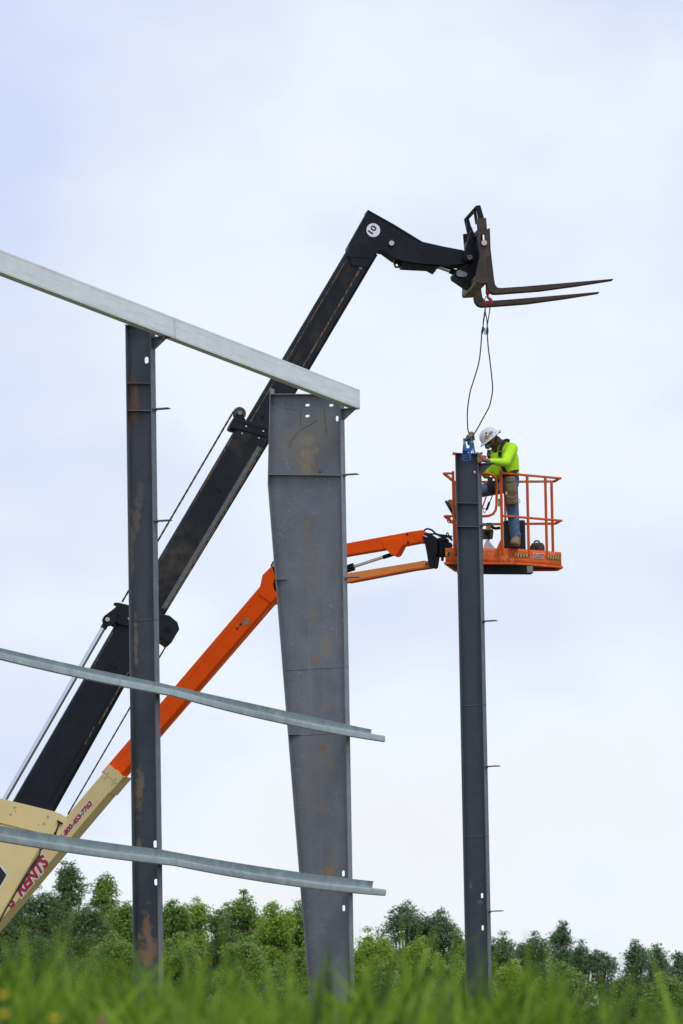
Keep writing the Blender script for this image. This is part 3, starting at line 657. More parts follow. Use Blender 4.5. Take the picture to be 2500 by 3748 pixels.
legR = [H(970, 1620), S(1788, 1280), S(1792, 1310), S(1800, 1380), S(1803, 1425), S(1798, 1460), S(1790, 1490), S(1770, 1527), S(1748, 1568), S(1728, 1599, -.02), S(1722, 1603, .02)]
MB().tube(smooth_path(legL), .0088, 8).obj('sling_leg', M['rope'], SLG)
MB().tube(smooth_path(legR), .0088, 8).obj('sling_leg', M['rope'], SLG)
MB().tube([H(785, 1640), H(800, 1560), H(820, 1480), H(828, 1375)], [.009, .017, .019, .014], 10).obj('ferrule', M['rope'], SLG)
MB().tube([H(970, 1660), H(970, 1600), H(974, 1500), H(976, 1390)], [.009, .017, .019, .014], 10).obj('ferrule', M['rope'], SLG)
MB().tube(smooth_path([H(825, 1390), H(850, 1180, -.01), H(885, 950, -.03), H(900, 780, -.04), H(940, 580, -.05), H(965, 520, 0), H(940, 560, .05), H(900, 760, .04), H(870, 950, .03), H(835, 1200, .01), H(828, 1390)]), .0075, 6).obj('sling_eye', M['rope'], SLG)
MB().tube(smooth_path([H(974, 1400), H(960, 1150, -.02), H(915, 920, -.04), H(905, 760, -.045), H(950, 600, -.05), H(1000, 530, -.02), H(1055, 600, .02), H(1062, 750, .03), H(1030, 980, .03), H(985, 1250, .01), H(976, 1400)]), .0075, 6).obj('sling_eye', M['rope'], SLG)
MB().box(H(893, 1530, -.03), V((.002, .0, .03)) * .0 + V((.0082, 0, 0)), V((0, .002, 0)), V((0, 0, .048))).obj('sling_tag', M['grey_metal'], SLG)
# beam clamp
CL = thing('beam_clamp', 'blue steel beam clamp with shackle gripping the top of the slender column', 'clamp', P(1712, 1660, 77.96))
def K(x, y, d=0.): return P(*zk(x, y), 77.96 + d)
def kp(name, pts, d, th, m): return MB().prism([K(*p, d) for p in pts], V((0, th, 0))).obj(name, m, CL, .002)
kp('jaw_plate', ((545, 432), (625, 430), (632, 500), (600, 560), (560, 800), (540, 1000), (575, 1200), (560, 1270), (530, 1235), (508, 1060), (512, 900), (552, 560), (540, 490)), -.10, .03, M['blue'])
kp('jaw_plate', ((610, 555), (640, 590), (668, 800), (552, 805)), -.085, .012, M['bluelight'])
kp('jaw_plate', ((818, 430), (858, 440), (850, 700), (845, 880), (818, 960), (838, 1150), (800, 1240), (752, 1120), (733, 960), (745, 850), (775, 640)), -.115, .03, M['blue'])
kp('jaw_plate', ((868, 480), (915, 540), (990, 985), (938, 990), (880, 760)), .06, .03, M['bluelight'])
kp('jaw_plate', ((830, 560), (880, 600), (885, 900), (920, 985), (880, 950), (850, 860)), .04, .02, M['blue'])
for y, d, r_ in ((850, -.08, .045), (1225, -.09, .014), (1120, -.085, .018), (1045, -.09, .02)):
    MB().bar(K(545, y, d), K(790, y + 4, d), r_ * 1.1, r_).obj('cross_bar', M['blue'], CL, .003)
MB().tube([K(660, 800, -.06), K(655, 1010, -.06)], .012, 8).obj('clamp_screw', M['shackle'], CL)
MB().tube([K(530, 955, -.07), K(720, 960, -.07)], .018, 10).obj('clamp_screw', M['shackle'], CL)
MB().tube([K(615, 500, -.05), K(720, 455, -.04), K(780, 430, -.02), K(860, 470, .05)], .026, 10).obj('shackle_pin', M['rust_steel'], CL)
MB().tube(smooth_path([K(690, 420, -.03), K(715, 350, -.03), K(770, 370, -.03), K(790, 440, -.02), K(740, 560, -.02), K(760, 660, 0)]), .022, 10).obj('shackle_bow', M['shackle'], CL)
MB().tube(smooth_path([K(790, 290, 0), K(830, 245, 0), K(885, 270, .01), K(890, 330, .02), K(905, 410, .04), K(915, 500, .05)]), .022, 10).obj('shackle_bow', M['shackle'], CL)
MB().tube([K(790, 370, -.02), K(850, 310, 0)], .028, 10).obj('shackle_neck', M['shackle'], CL)

# ------------------------------------------------------------------ boom lift
PSL = R(-15.); LF = V((math.cos(PSL), math.sin(PSL), 0)); LLc = V((math.sin(PSL), -math.cos(PSL), 0))
LA = P(1650, 2010, 78.85)
def Lp(p, off=0.): return on_plane(p[0], p[1], LA + LLc * off, LLc)
BL = thing('boom_lift', 'orange boom lift with cream lower boom, jib and work basket', 'boom lift', V((-6.5, 81, 0)))
# cream outer section: long box, side face lettered
cu0, cl0 = (400, 2800), (449, 2842)
def lsec(name, l0, r0, l1, r1, hw, ch, m): return section(MB(), l0, r0, l1, r1, hw, ch, Lp, LLc).obj(name, m, BL)
slope = 1.183
u1, l1_ = (-300, 2800 + 700 * slope), (-300, 2842 + 749 * slope)
hwC = .19
A0, A1 = Lp(cu0, hwC), Lp(u1, hwC); dC = (A1 - A0).normalized(); B0 = Lp(cl0, hwC)
perp = (B0 - A0) - dC * (B0 - A0).dot(dC); hC = perp.length; perp.normalize()
LbC = (A0.z - 1.9) / -dC.z
mb = MB(); vs = []
for t in (0, LbC):
    for u, w in ((0, 0), (hC, 0), (hC, -2 * hwC), (0, -2 * hwC)): vs.append(A0 + dC * t + perp * u + LLc * w)
mb.add(vs, [(0, 1, 5, 4), (1, 2, 6, 5), (2, 3, 7, 6), (3, 0, 4, 7), (0, 3, 2, 1), (4, 5, 6, 7)])
mb.obj('outer_boom', M['cream'], BL, .012)
MB().prism([A0 + dC * t + perp * u + LLc * .001 for t, u in ((-.01, -.004), (.0, hC * .3), (-.03, hC * .62), (-.01, hC + .004), (.12, hC + .004), (.12, -.004))], LLc * .006).obj('wear_pad_plate', M['cream'], BL)
MB().prism([A0 + dC * t + perp * (hC + .001) - LLc * w for t, w in ((-.02, -.006), (-.02, 2 * hwC), (.30, 2 * hwC), (.30, -.006))], perp * .012).obj('underside_pad', M['cream'], BL)
for t, u in ((.10, .06), (.17, .07), (.08, hC - .06), (.16, hC - .05)): MB().disc(A0 + dC * t + perp * u + LLc * .007, LLc, .014, .01, 8).obj('pad_bolt', M['bolt'], BL)
def bt(px, py):
    q = Lp((px, py), hwC) - A0; return q.dot(dC), q.dot(perp)
exC = -dC; eyC = -perp
def sign(body, p_start, p_end, h, name):
    t0, u0 = bt(*p_start); t1, _ = bt(*p_end); u0 = bt((p_start[0] + p_end[0]) / 2, (p_start[1] + p_end[1]) / 2)[1]
    o = A0 + dC * t0 + perp * (u0 + h / 2)
    ln = t0 - t1
    lettering(name + '_outline', body, o - exC * .012 - eyC * .012, exC, eyC, LLc, h + .024, ln + .024, M['white'], BL, .12, .32, .002)
    lettering(name, body, o, exC, eyC, LLc, h, ln, M['red_print'], BL, .05, .32, .005)
sign('1-800-453-7762', z7(503, 600), z7(748, 300), .078, 'phone_number')
sign('S  RENTS', z7(70, 1160), z7(372, 750), .185, 'hire_lettering')
# orange fly section and knuckle
section(MB(), (968, 2140), (1025, 2182), (380, 2830), (437, 2862), .13, .012, Lp, LLc).obj('fly_boom', M['orange'], BL, .006)
def lprism(name, pts, off, th, m, bev=.006, holes=()): return MB().prism([Lp(p, off) for p in pts], LLc * -th, [[Lp(p, off) for p in h] for h in holes]).obj(name, m, BL, bev)
def lstrip(a, b, off, w, m, name):
    A, B = Lp(a, off), Lp(b, off); d = (B - A).normalized(); s = d.cross(LLc) * (w / 2)
    MB().prism([A - s, B - s, B + s, A + s], LLc * .003).obj(name, m, BL)
lstrip((1004, 2206), (445, 2866), .130, .012, M['orange_rail'], 'boom_edge_seam')
lstrip((925, 2205), (425, 2795), .130, .010, M['orange_rail'], 'boom_edge_seam')
kn = [z8(*p) for p in ((182, 338), (118, 402), (94, 518), (92, 540), (180, 602), (225, 545), (195, 500), (190, 460), (205, 410))]
lprism('knuckle', kn + [], .145, .29, M['orange'])
lprism('knuckle_link', [z8(*p) for p in ((205, 296), (190, 305), (176, 330), (184, 375), (212, 420), (200, 470), (206, 510), (240, 540), (300, 480), (300, 300))], .10, .2, M['black'])
MB().disc(Lp(z8(206, 330), .101), LLc, .032, .02, 12).obj('knuckle_pin', M['bolt'], BL)
MB().tube([Lp(z8(225, 505), .02), Lp(z8(205, 530), .02)], .03, 10).obj('knuckle_ram', M['chrome'], BL)
ov = Lp(z8(4, 737), .131)
MB().prism([ov + exC * (.055 * math.cos(a)) + eyC * (.035 * math.sin(a)) for a in [2 * math.pi * k / 24 for k in range(24)]], LLc * .004).obj('access_cover', M['grey_metal'], BL)
lstrip((888, 2265), (862, 2296), .131, .06, M['orange_rail'], 'inspection_frame')
for p in ((880, 2285), (868, 2300)): MB().prism(circle(Lp(p, .134), LF, UP, .014, 10), LLc * .003).obj('side_hole', M['black'], BL)
# jib: upper arm, lower arm, ram
lprism('jib_upper_arm', [z8(*p) for p in ((560, 205), (728, 172), (1190, 88), (1262, 77), (1285, 90), (1298, 140), (1275, 168), (1240, 166), (985, 215), (728, 258), (560, 290))], .10, .20, M['orange'])
lprism('jib_gusset', [z8(*p) for p in ((978, 155), (990, 148), (1098, 132), (1108, 140), (1120, 190), (1090, 248), (1072, 262), (1050, 258), (1005, 218), (990, 205))], .112, .224, M['orange'])
lprism('jib_end_plate', [z8(*p) for p in ((1192, 98), (1262, 84), (1275, 155), (1240, 160), (1212, 148), (1196, 128))], .104, .208, M['orange'])
for p in (z8(1157, 109), z8(1164, 168)): MB().prism(circle(Lp(p, .101), LF, UP, .016, 10), LLc * .003).obj('side_hole', M['black'], BL)
lprism('jib_lower_arm', [z8(*p) for p in ((560, 418), (733, 387), (1210, 309), (1270, 298), (1300, 300), (1322, 318), (1322, 342), (1200, 358), (733, 450), (560, 486))], .08, .16, M['orange_faded'])
lprism('jib_lower_edge', [z8(*p) for p in ((733, 441), (1200, 352), (1324, 338), (1324, 347), (1200, 364), (733, 454))], .086, .172, M['orange_rail'], .002)
MB().disc(Lp(z8(1296, 322), .081), LLc, .035, .014, 16).obj('jib_pin', M['orange_faded'], BL)
MB().disc(Lp(z8(1296, 322), .095), LLc, .017, .008, 12).obj('jib_pin_bolt', M['rust_steel'], BL)
MB().tube([Lp(z8(780, 340), 0), Lp(z8(990, 272), 0)], .022, 12).obj('jib_ram_rod', M['chrome'], BL)
MB().tube([Lp(z8(985, 274), 0), Lp(z8(1070, 246), 0)], .030, 12).obj('jib_ram_end', M['black'], BL)
MB().tube([Lp(z8(560, 412), 0), Lp(z8(776, 341), 0)], .055, 14).obj('jib_ram_barrel', M['black'], BL)
MB().tube([Lp(z8(1040, 252), .10), Lp(z8(1078, 226), .10)], .012, 8).obj('jib_ram_pin', M['bolt'], BL)
# bracket and rotator
lprism('levelling_bracket', [z8(*p) for p in ((1266, 116), (1285, 98), (1310, 98), (1372, 152), (1376, 240), (1362, 260), (1350, 335), (1338, 346), (1318, 342), (1308, 318), (1298, 250), (1284, 180))], .12, .24, M['boom_black'])
MB().tube([Lp(z8(1272, 118), .14), Lp(z8(1302, 130), .15)], .014, 8).obj('bracket_pin', M['bolt'], BL)
MB().lathe(Lp(z8(1412, 272), 0), UP, [(.06, 0), (.095, .005), (.095, .24), (.06, .27)], 20).obj('basket_rotator', M['black'], BL)
MB().box(Lp(z8(1380, 205), 0), LF * .05, LLc * .08, UP * .09).obj('rotator_mount', M['black'], BL, .008)
MB().box(Lp(z8(1450, 195), .05), LF * .05, LLc * .05, UP * .05).obj('valve_block', M['black'], BL, .008)
MB().tube([Lp(z8(1410, 300), 0), Lp(z8(1410, 275), 0)], .02, 8).obj('rotator_bolt', M['rust_steel'], BL)
for pts, r_ in ((((1276, 84), (1300, 70), (1335, 80), (1370, 108), (1430, 118), (1480, 125)), .013), (((1310, 106), (1360, 108), (1400, 125), (1450, 130), (1480, 155)), .011), (((1440, 130), (1440, 105), (1448, 98), (1456, 115), (1480, 145)), .008), (((1330, 112), (1380, 145), (1420, 142)), .010), (((1460, 195), (1478, 185), (1480, 200)), .009)):
    MB().tube(smooth_path([Lp(z8(*p), .09) for p in pts]), r_, 8).obj('hydraulic_hose', M['rubber'], BL)
# lift chassis below the frame
pv2 = A0 + dC * LbC; pc = pv2 + LF * 1.2; pc.z = 0
MB().box(pc + UP * .72, LF * 1.3, LLc * .7, UP * .2).obj('chassis', M['orange'], BL, .03)
MB().lathe(pc + UP * .92, UP, [(.5, 0), (.55, .05), (.55, .15), (.5, .2)], 24).obj('turntable', M['black'], BL)
MB().box(pc + UP * 1.45 - LF * .9, LF * 1.0, LLc * .75, UP * .35).obj('counterweight', M['orange'], BL, .06)
MB().box(pv2 - UP * .3, LF * .3, LLc * .26, UP * .45).obj('boom_pivot_post', M['orange'], BL, .02)
for s in (-1, 1):
    for t in (-1.1, 1.1):
        w = MB().lathe(pc + LF * t + LLc * (s * .9) + UP * .5 - LLc * .16, LLc, [(.2, 0), (.46, 0), (.5, .05), (.5, .27), (.46, .32), (.2, .32)], 24).obj('wheel', M['rubber'], BL)
        MB().disc(pc + LF * t + LLc * (s * .9) + UP * .5 - LLc * .18, LLc, .21, .36, 18).obj('rim', M['cream'], w)
        MB().tube([pc + LF * t + LLc * (s * .76) + UP * .5, pc + LF * t + UP * .62], .09, 8).obj('axle', M['black'], BL)

# ---- work basket (part of the lift); toe board top at ZT
A_ = P(*z1(210, 1322), 78.36); ZT = A_.z
B_ = on_z(*z1(870, 1326), ZT); C_ = on_z(*z1(1316, 1362), ZT)
B_.y = min(max(B_.y, 78.40), 78.75); B_ = P(*z1(870, 1326), B_.y); B_.z = ZT
C_ = P(*z1(1316, 1362), min(max(C_.y, 78.8), 79.25)); C_.z = ZT
D_ = P(*z1(1268, 1362), 79.40); D_.z = ZT
E_ = P(*z1(312, 1345), 79.30); E_.z = ZT
FOOT = [A_, B_, C_, D_, E_]
HTOE = .20; ZF = ZT - .10; RAIL = zat_rail = P(*z1(215, 608), 78.36).z; MID = P(*z1(213, 1017), 78.36).z
def setz(p, z): return V((p.x, p.y, z))
PLAT = MB().prism([setz(p, ZF - .03) for p in FOOT], UP * .025).obj('basket_floor', M['orange_rail'], BL)
def pobj(mb, name, m, bev=0): return mb.obj(name, m, PLAT, bev)
def edge_bar(a, b, z, w, h, name, m):
    d = (b - a).normalized(); return pobj(MB().bar(setz(a, z) - d * w * .4, setz(b, z) + d * w * .4, w, h), name, m, .004)
out = lambda a, b: (b - a).normalized().cross(UP)
for a, b in zip(FOOT, FOOT[1:] + FOOT[:1]):
    n_ = out(a, b); d_ = (b - a).normalized(); L_ = (b - a).length; k_ = max(2, int(L_ / .28)); mbt = MB(); rows = 5
    for i in range(k_ + 1):                            # slightly dented sheet
        for j in range(rows):
            dent = .012 * (rng.random() - .5) if 0 < i < k_ and 0 < j < rows - 1 else 0
            mbt.v.append(tuple(setz(a + d_ * (L_ * i / k_), ZT - HTOE * j / (rows - 1)) + n_ * dent))
    for i in range(k_):
        for j in range(rows - 1): q_ = i * rows + j; mbt.f.append((q_, q_ + 1, q_ + 1 + rows, q_ + rows))
    o_ = pobj(mbt, 'toe_board', M['orange_toe']); sol = o_.modifiers.new('thick', 'SOLIDIFY'); sol.thickness = .006; sol.offset = 0
    pobj(MB().bar(setz(a, ZT - HTOE - .012) , setz(b, ZT - HTOE - .012), .05, .03), 'floor_edge', M['orange_toe'], .004)
# rails
def rail(a, b, za, zb_, w=.038, h=.03, name='rail', m=None): return pobj(MB().bar(setz(a, za), setz(b, zb_), w, h), name, m or M['orange_rail'], .006)
BP = P(*z1(755, 1325), 78.42); BP.z = ZT                                                # gate post on the front side
AP = P(*z1(297, 1322), 78.37); AP.z = ZT
for z in (RAIL, MID):
    rail(BP, B_, z, z); rail(B_, C_ + (C_ - B_).normalized() * .03, z, z)
    rail(A_, AP + (B_ - A_).normalized() * .02, z, z)
    rail(C_, D_, z, z); rail(D_, E_, z, z, h=.034, w=.03); rail(E_, A_, z, z)
def post(p, z0, z1_, s=.036, name='post'):
    return pobj(MB().box(setz(p, (z0 + z1_) / 2), LF * (s / 2), LLc * (s / 2), UP * ((z1_ - z0) / 2)), name, M['orange_rail'], .006)
post(AP, ZF, RAIL + .03, .034); post(BP, ZF, RAIL + .035, .036)
tBC = lambda t: B_ + (C_ - B_) * t
def on_edge(px, a, b):
    best = min((abs(proj_x(a + (b - a) * (k / 200)) - px), k / 200) for k in range(201))[1]; return a + (b - a) * best
def proj_x(p):
    c = ROT.transposed() @ (V(p) - EYE); return CX + FPX * c.x / -c.z
p1 = on_edge(z1(1007, 0)[0], B_, C_); p2 = on_edge(z1(1180, 0)[0], B_, C_); p3 = on_edge(z1(1240, 0)[0], D_, E_)
for p in (p1, p2, p3): post(p, ZF, RAIL)
pE = on_edge(z1(790, 0)[0], D_, E_); post(pE, ZF, RAIL, .03); post(E_, ZF, RAIL, .034)
def gus(p, dx):
    pobj(MB().prism([setz(p, ZT - .02), setz(p + dx, ZT - .02), setz(p, ZT + .13)], V((0, .012, 0))), 'post_gusset', M['orange_rail'])
gus(AP + V((.015, 0, 0)), V((.055, 0, 0))); gus(BP - V((.015, 0, 0)), V((-.07, 0, 0)))
pobj(MB().tube([setz(A_ + V((.02, .02, 0)), RAIL - .03), setz(AP, RAIL - .10)], .010, 8), 'rail_brace', M['orange_rail'])
gl = P(*z1(400, 610), 78.40)
loop = [z1(420, 612), z1(560, 610), z1(625, 611), z1(665, 625), z1(692, 655), z1(702, 700), z1(701, 800), z1(699, 910), z1(690, 960), z1(665, 997), z1(625, 1014), z1(575, 1018), z1(420, 1018)]
pobj(MB().tube([P(*p, 78.42) for p in loop], .0185, 12), 'gate_loop', M['orange_rail'])
for y0, y1 in ((695, 770), (850, 925)):
    pobj(MB().tube([P(*z1(724, y0), 78.42), P(*z1(724, y1), 78.42)], .014, 10), 'gate_hinge', M['grey_metal'])
    pobj(MB().tube([P(*z1(738, y0), 78.42), P(*z1(738, y1), 78.42)], .010, 10), 'gate_hinge', M['grey_metal'])
hl = [z1(p[0], p[1]) for p in ((285, 1078), (245, 1080), (230, 1068), (230, 1045), (240, 1034), (262, 1030))]
pobj(MB().tube([P(*p, 78.36) for p in hl], .0095, 8), 'lanyard_loop', M['orange_rail'])
# raised rack bar behind the column head
ra_, rb2 = P(*z1(278, 418), 78.62), P(*z1(602, 452), 78.62)
rackm = M['orange']
pobj(MB().bar(ra_, rb2, .05, .036), 'rack_bar', rackm, .003)
for px in (360, 500):
    t_ = (px - 278) / 324; pt = ra_ + (rb2 - ra_) * t_; pobj(MB().bar(pt, V((pt.x, pt.y, ZF)), .03, .03), 'rack_post', rackm)
pobj(MB().bar(P(*z1(602, 826), 78.62), P(*z1(540, 1000), 78.62), .022, .02), 'rack_brace', M['orange'])
# control console on the rear rail, joystick side
pobj(MB().prism([P(*z1(*p), 78.95) for p in ((520, 1150), (545, 1138), (660, 1140), (672, 1155), (664, 1222), (520, 1226))], V((0, .2, 0))), 'control_console', M['console'], .01)
pobj(MB().box(P(*z1(600, 1195), 79.1), V((.02, 0, 0)), V((0, .22, 0)), V((0, 0, .02))), 'console_arm', M['black'])
# warning print on the toe board and rail
nAB = out(A_, B_); dAB = (B_ - A_).normalized(); nBC = out(B_, C_); dBC = (C_ - B_).normalized()
if nAB.y > 0: nAB = -nAB
if nBC.y > 0: nBC = -nBC
def on_wall(px, py, a, n): return on_plane(px, py, a + n * .012, n)
def hazard(c, d, n, w, h, parent, stripes=4):
    pobj(MB().box(c + n * .001, d * (w / 2), UP * (h / 2), n * .0008), 'hazard_label', M['yellow_print'])
    for k in range(stripes):
        x = -w / 2 + w * (k + .35) / stripes; ww = w / stripes * .5; sh = h * .30
        x0 = max(-w / 2, x - sh / 2); pobj(MB().prism([c + d * (x0) - UP * (h / 2) + n * .002, c + d * (x0 + ww) - UP * (h / 2) + n * .002, c + d * min(w / 2, x0 + ww + sh) + UP * (h / 2) + n * .002, c + d * (x0 + sh) + UP * (h / 2) + n * .002], n * .0006), 'hazard_stripe', M['stripe'])
hazard(on_wall(*z1(237, 1380), A_, nAB), dAB, nAB, .075, .05, None, 1)
hazard(on_wall(*z1(315, 1380), A_, nAB), dAB, nAB, .045, .05, None, 1)
hazard(on_wall(*z1(944, 1391), B_, nBC), dBC, nBC, .26, .053, None, 5)
hazard(on_wall(*z1(1251, 1411), B_, nBC), dBC, nBC, .225, .053, None, 5)
o_ = on_wall(*z1(1046, 1424), B_, nBC)
lt = lettering('maker_lettering_outline', 'JLG LIFT', o_ - dBC * .006 - UP * .008, dBC, UP, nBC, .094, .218, M['white'], PLAT, .085, .15, .004)
lt = lettering('maker_lettering', 'JLG LIFT', o_, dBC, UP, nBC, .078, .206, M['black_print'], PLAT, .02, .15, .006)
dDE = (D_ - E_).normalized(); nDE = V((dDE.y, -dDE.x, 0))
cl_ = on_plane(*z1(956, 672), setz(D_, RAIL) + nDE * .016, nDE)
cl_.z = RAIL - .016
pobj(MB().box(cl_ + dDE * .085 + UP * .016, dDE * .09, UP * .014, nDE * .0008), 'caution_label', M['yellow_print'])
lettering('caution_lettering', 'CAUTION', cl_ + UP * .006 + dDE * .02, dDE, UP, nDE, .020, .15, M['black_print'], PLAT, .02, 0, .002)
pobj(MB().box(cl_ + dDE * .29 + UP * .016, dDE * .10, UP * .012, nDE * .0008), 'worn_label', M['grey_metal'])
# underside box
mu = MB(); u0, u1_ = P(*z1(330, 1510), 78.55), P(*z1(1038, 1525), 78.75)
mu.bar(V((u0.x, u0.y, ZT - HTOE - .085)), V((u1_.x, u1_.y, ZT - HTOE - .085)), .16, .11); pobj(mu, 'support_beam', M['black'], .008)
pobj(MB().bar(V((u1_.x - .21, u1_.y - .09, ZT - HTOE - .085)), V((u1_.x + .01, u1_.y - .09, ZT - HTOE - .085)), .01, .09), 'beam_cap', M['grey_metal'])
pobj(MB().box(P(*z1(300, 1478), 78.6), V((.08, 0, 0)), V((0, .2, 0)), V((0, 0, .012))), 'step_plate', M['black'], .005)

# ---- things in the basket
f_ = ZF - .004
def cse(x0, x1, y0, y1, Y): return P(*z1(x0, y1), Y), P(*z1(x1, y0), Y)
a, b = cse(770, 972, 1056, 1312, 79.02)
TC = thing('tool_case', 'upright black plastic tool case behind the standing leg', 'tool case', V(((a.x + b.x) / 2, 79.02, f_)))
cc = V(((a.x + b.x) / 2, 79.02, (f_ + b.z) / 2)); hz = (b.z - f_) / 2
MB().box(cc, V(((b.x - a.x) / 2, 0, 0)), V((0, .055, 0)), V((0, 0, hz))).obj('case_shell', M['case'], TC, .02)
MB().tube(smooth_path([cc + V((-.05, 0, hz - .01)), cc + V((-.04, 0, hz + .03)), cc + V((.04, 0, hz + .03)), cc + V((.05, 0, hz - .01))], 4), .009, 8).obj('case_handle', M['case'], TC)
for s in (-.1, .1): MB().box(cc + V((s, -.058, hz * .55)), V((.022, 0, 0)), V((0, .005, 0)), V((0, 0, .03))).obj('case_latch', M['case'], TC)
for k in range(3): MB().box(cc + V((0, -.056, -hz * .55 + k * .1)), V(((b.x - a.x) / 2 - .05, 0, 0)), V((0, .004, 0)), V((0, 0, .014))).obj('case_rib', M['case'], TC, .003)
TB = thing('tool_bag', 'squat brown canvas tool bag on the basket floor by the end posts', 'tool bag', P(*z1(1085, 1345), 79.0))
bx0, bx1 = P(*z1(1018, 1345), 79.0), P(*z1(1160, 1272), 79.0)
mbb = MB(); cxb = (bx0.x + bx1.x) / 2; hwb = (bx1.x - bx0.x) / 2; zt = bx1.z
prof = [(.62, f_), (.92, f_ + .02), (1., f_ + .1), (.97, zt - .05), (.78, zt - .012), (.45, zt), (.1, zt + .004)]
rows = []
for (k, z) in prof: rows.append([V((cxb + hwb * k * math.copysign(abs(math.cos(a)) ** .5, math.cos(a)), 79.0 + .10 * k * math.copysign(abs(math.sin(a)) ** .5, math.sin(a)), z)) for a in [2 * math.pi * i / 20 for i in range(20)]])
vs = [q for r_ in rows for q in r_]; fs = [(i * 20 + k, i * 20 + (k + 1) % 20, (i + 1) * 20 + (k + 1) % 20, (i + 1) * 20 + k) for i in range(len(rows) - 1) for k in range(20)] + [tuple(range(len(vs) - 20, len(vs)))]
mbb.add(vs, fs).obj('bag_body', M['bag'], TB)
MB().tube(smooth_path([P(*z1(1058, 1275), 79.0), P(*z1(1070, 1256), 79.0), P(*z1(1102, 1256), 79.0), P(*z1(1108, 1275), 79.0)], 4), .011, 8).obj('bag_handle', M['webbing'], TB)
MB().box(P(*z1(1082, 1318), 78.898), V((.05, 0, 0)), V((0, .006, 0)), V((0, 0, .05))).obj('bag_pocket', M['bag'], TB, .008)
MB().box(P(*z1(1085, 1310), 78.888), V((.02, 0, 0)), V((0, .006, 0)), V((0, 0, .02))).obj('bag_buckle', M['case'], TB, .004)
WB = MB(); rows = []
wz = P(*z1(640, 1245), 78.9).z; wx0, wx1 = P(*z1(560, 1300), 78.9).x, P(*z1(700, 1300), 78.9).x
for i, (k, z, sh) in enumerate(((.9, f_, .0), (1., f_ + .06, .0), (.85, f_ + .14, -.01), (.45, (f_ + wz) / 2 + .07, -.02), (.12, wz, -.03))):
    rows.append([V(((wx0 + wx1) / 2 + sh + (wx1 - wx0) / 2 * k * math.cos(a) * (1 + .10 * math.sin(3 * a + i)), 78.9 + .11 * k * math.sin(a), z + .012 * math.sin(5 * a + i))) for a in [2 * math.pi * j / 18 for j in range(18)]])
vs = [q for r_ in rows for q in r_]; fs = [(i * 18 + k, i * 18 + (k + 1) % 18, (i + 1) * 18 + (k + 1) % 18, (i + 1) * 18 + k) for i in range(4) for k in range(18)] + [tuple(range(72, 90))]
tag(WB.add(vs, fs).obj('plastic_bag', M['whitebag'], None, smooth=30), 'crumpled white plastic bag on the basket floor under the console', 'plastic bag')
DR = thing('cordless_drill', 'yellow and black cordless drill hung at the basket console', 'drill', P(*z1(625, 1140), 78.93))
def Dp(x, y, d=0.): return P(*z1(x, y), 78.93 + d)
MB().tube([Dp(600, 1112), Dp(612, 1112), Dp(650, 1112), Dp(665, 1114)], [.02, .032, .032, .024], 12).obj('drill_motor', M['case'], DR)
MB().box(Dp(622, 1122, -.035), V((.035, 0, 0)), V((0, .012, 0)), V((0, 0, .042))).obj('drill_housing', M['drill_yellow'], DR, .008)
MB().bar(Dp(602, 1092), Dp(655, 1092), .05, .03).obj('drill_battery', M['case'], DR, .006)
MB().tube([Dp(655, 1122), Dp(690, 1135), Dp(735, 1128)], [.024, .022, .022], 10).obj('drill_handle', M['case'], DR)
MB().tube([Dp(625, 1220), Dp(625, 1238), Dp(625, 1258)], [.018, .013, .004], 10).obj('drill_chuck', M['case'], DR)
MB().tube([Dp(625, 1225), Dp(625, 1140)], .016, 8).obj('drill_neck', M['case'], DR)

# ------------------------------------------------------------------ worker
def blob(name, segs, voxel, m, parent, smooth_it=4, extra=None):
    """one continuous surface grown round tapered limbs: segs = (p0, r0, p1, r1)"""
    mb = MB()
    for (a, ra, b, rb) in segs:
        a, b = V(a), V(b); d = b - a; ln = d.length; d = d / ln if ln > 1e-6 else V((0, 0, 1))
        path = []; rad = []
        for k in range(5):
            t = math.pi / 2 * k / 5; path.append(a - d * (ra * math.cos(t))); rad.append(max(.002, ra * math.sin(t)))
        n = 4
        for k in range(n + 1): path.append(a + d * (ln * k / n)); rad.append(ra + (rb - ra) * k / n)
        for k in range(1, 6):
            t = math.pi / 2 * (1 - k / 5); path.append(b + d * (rb * math.cos(t))); rad.append(max(.002, rb * math.sin(t)))
        mb.tube(path, rad, 14)
    o = mb.obj(name, m, parent)
    md = o.modifiers.new('join', 'REMESH'); md.mode = 'VOXEL'; md.voxel_size = voxel; md.use_smooth_shade = True
    sm = o.modifiers.new('soft', 'SMOOTH'); sm.iterations = smooth_it; sm.factor = .6
    bpy.context.view_layer.update()
    dg = bpy.context.evaluated_depsgraph_get(); me = bpy.data.meshes.new_from_object(o.evaluated_get(dg))
    o.modifiers.clear(); me.materials.clear(); me.materials.append(m); o.data = me
    me.polygons.foreach_set('use_smooth', [True] * len(me.polygons))
    return o
def w(p, Y): return P(p[0], p[1], Y)
PE = thing('person', 'worker in white hard hat and hi-vis yellow shirt leaning on the slender column', 'person', P(1889, 2006, 78.62))
pel = w((1864, 1768), 78.76); wst = w((1862, 1730), 78.74); cst = w((1855, 1680), 78.73); ups = w((1846, 1648), 78.72); nck = w((1822, 1630), 78.70); hd = w((1799, 1614), 78.68)
shN, elN, wrN = w((1872, 1642), 78.55), w((1849, 1694), 78.30), w((1789, 1688), 78.03)
shF, elF, wrF = w((1828, 1654), 78.90), w((1779, 1738), 78.75), w((1742, 1700), 78.45)
hipN, knN, anN = w((1867, 1775), 78.66), w((1879, 1893), 78.62), w((1888, 1978), 78.62)
hipF, knF, anF = w((1850, 1776), 78.86), w((1748, 1800), 78.72), w((1678, 1868), 78.62)
hnd = w((1766, 1682), 77.985)
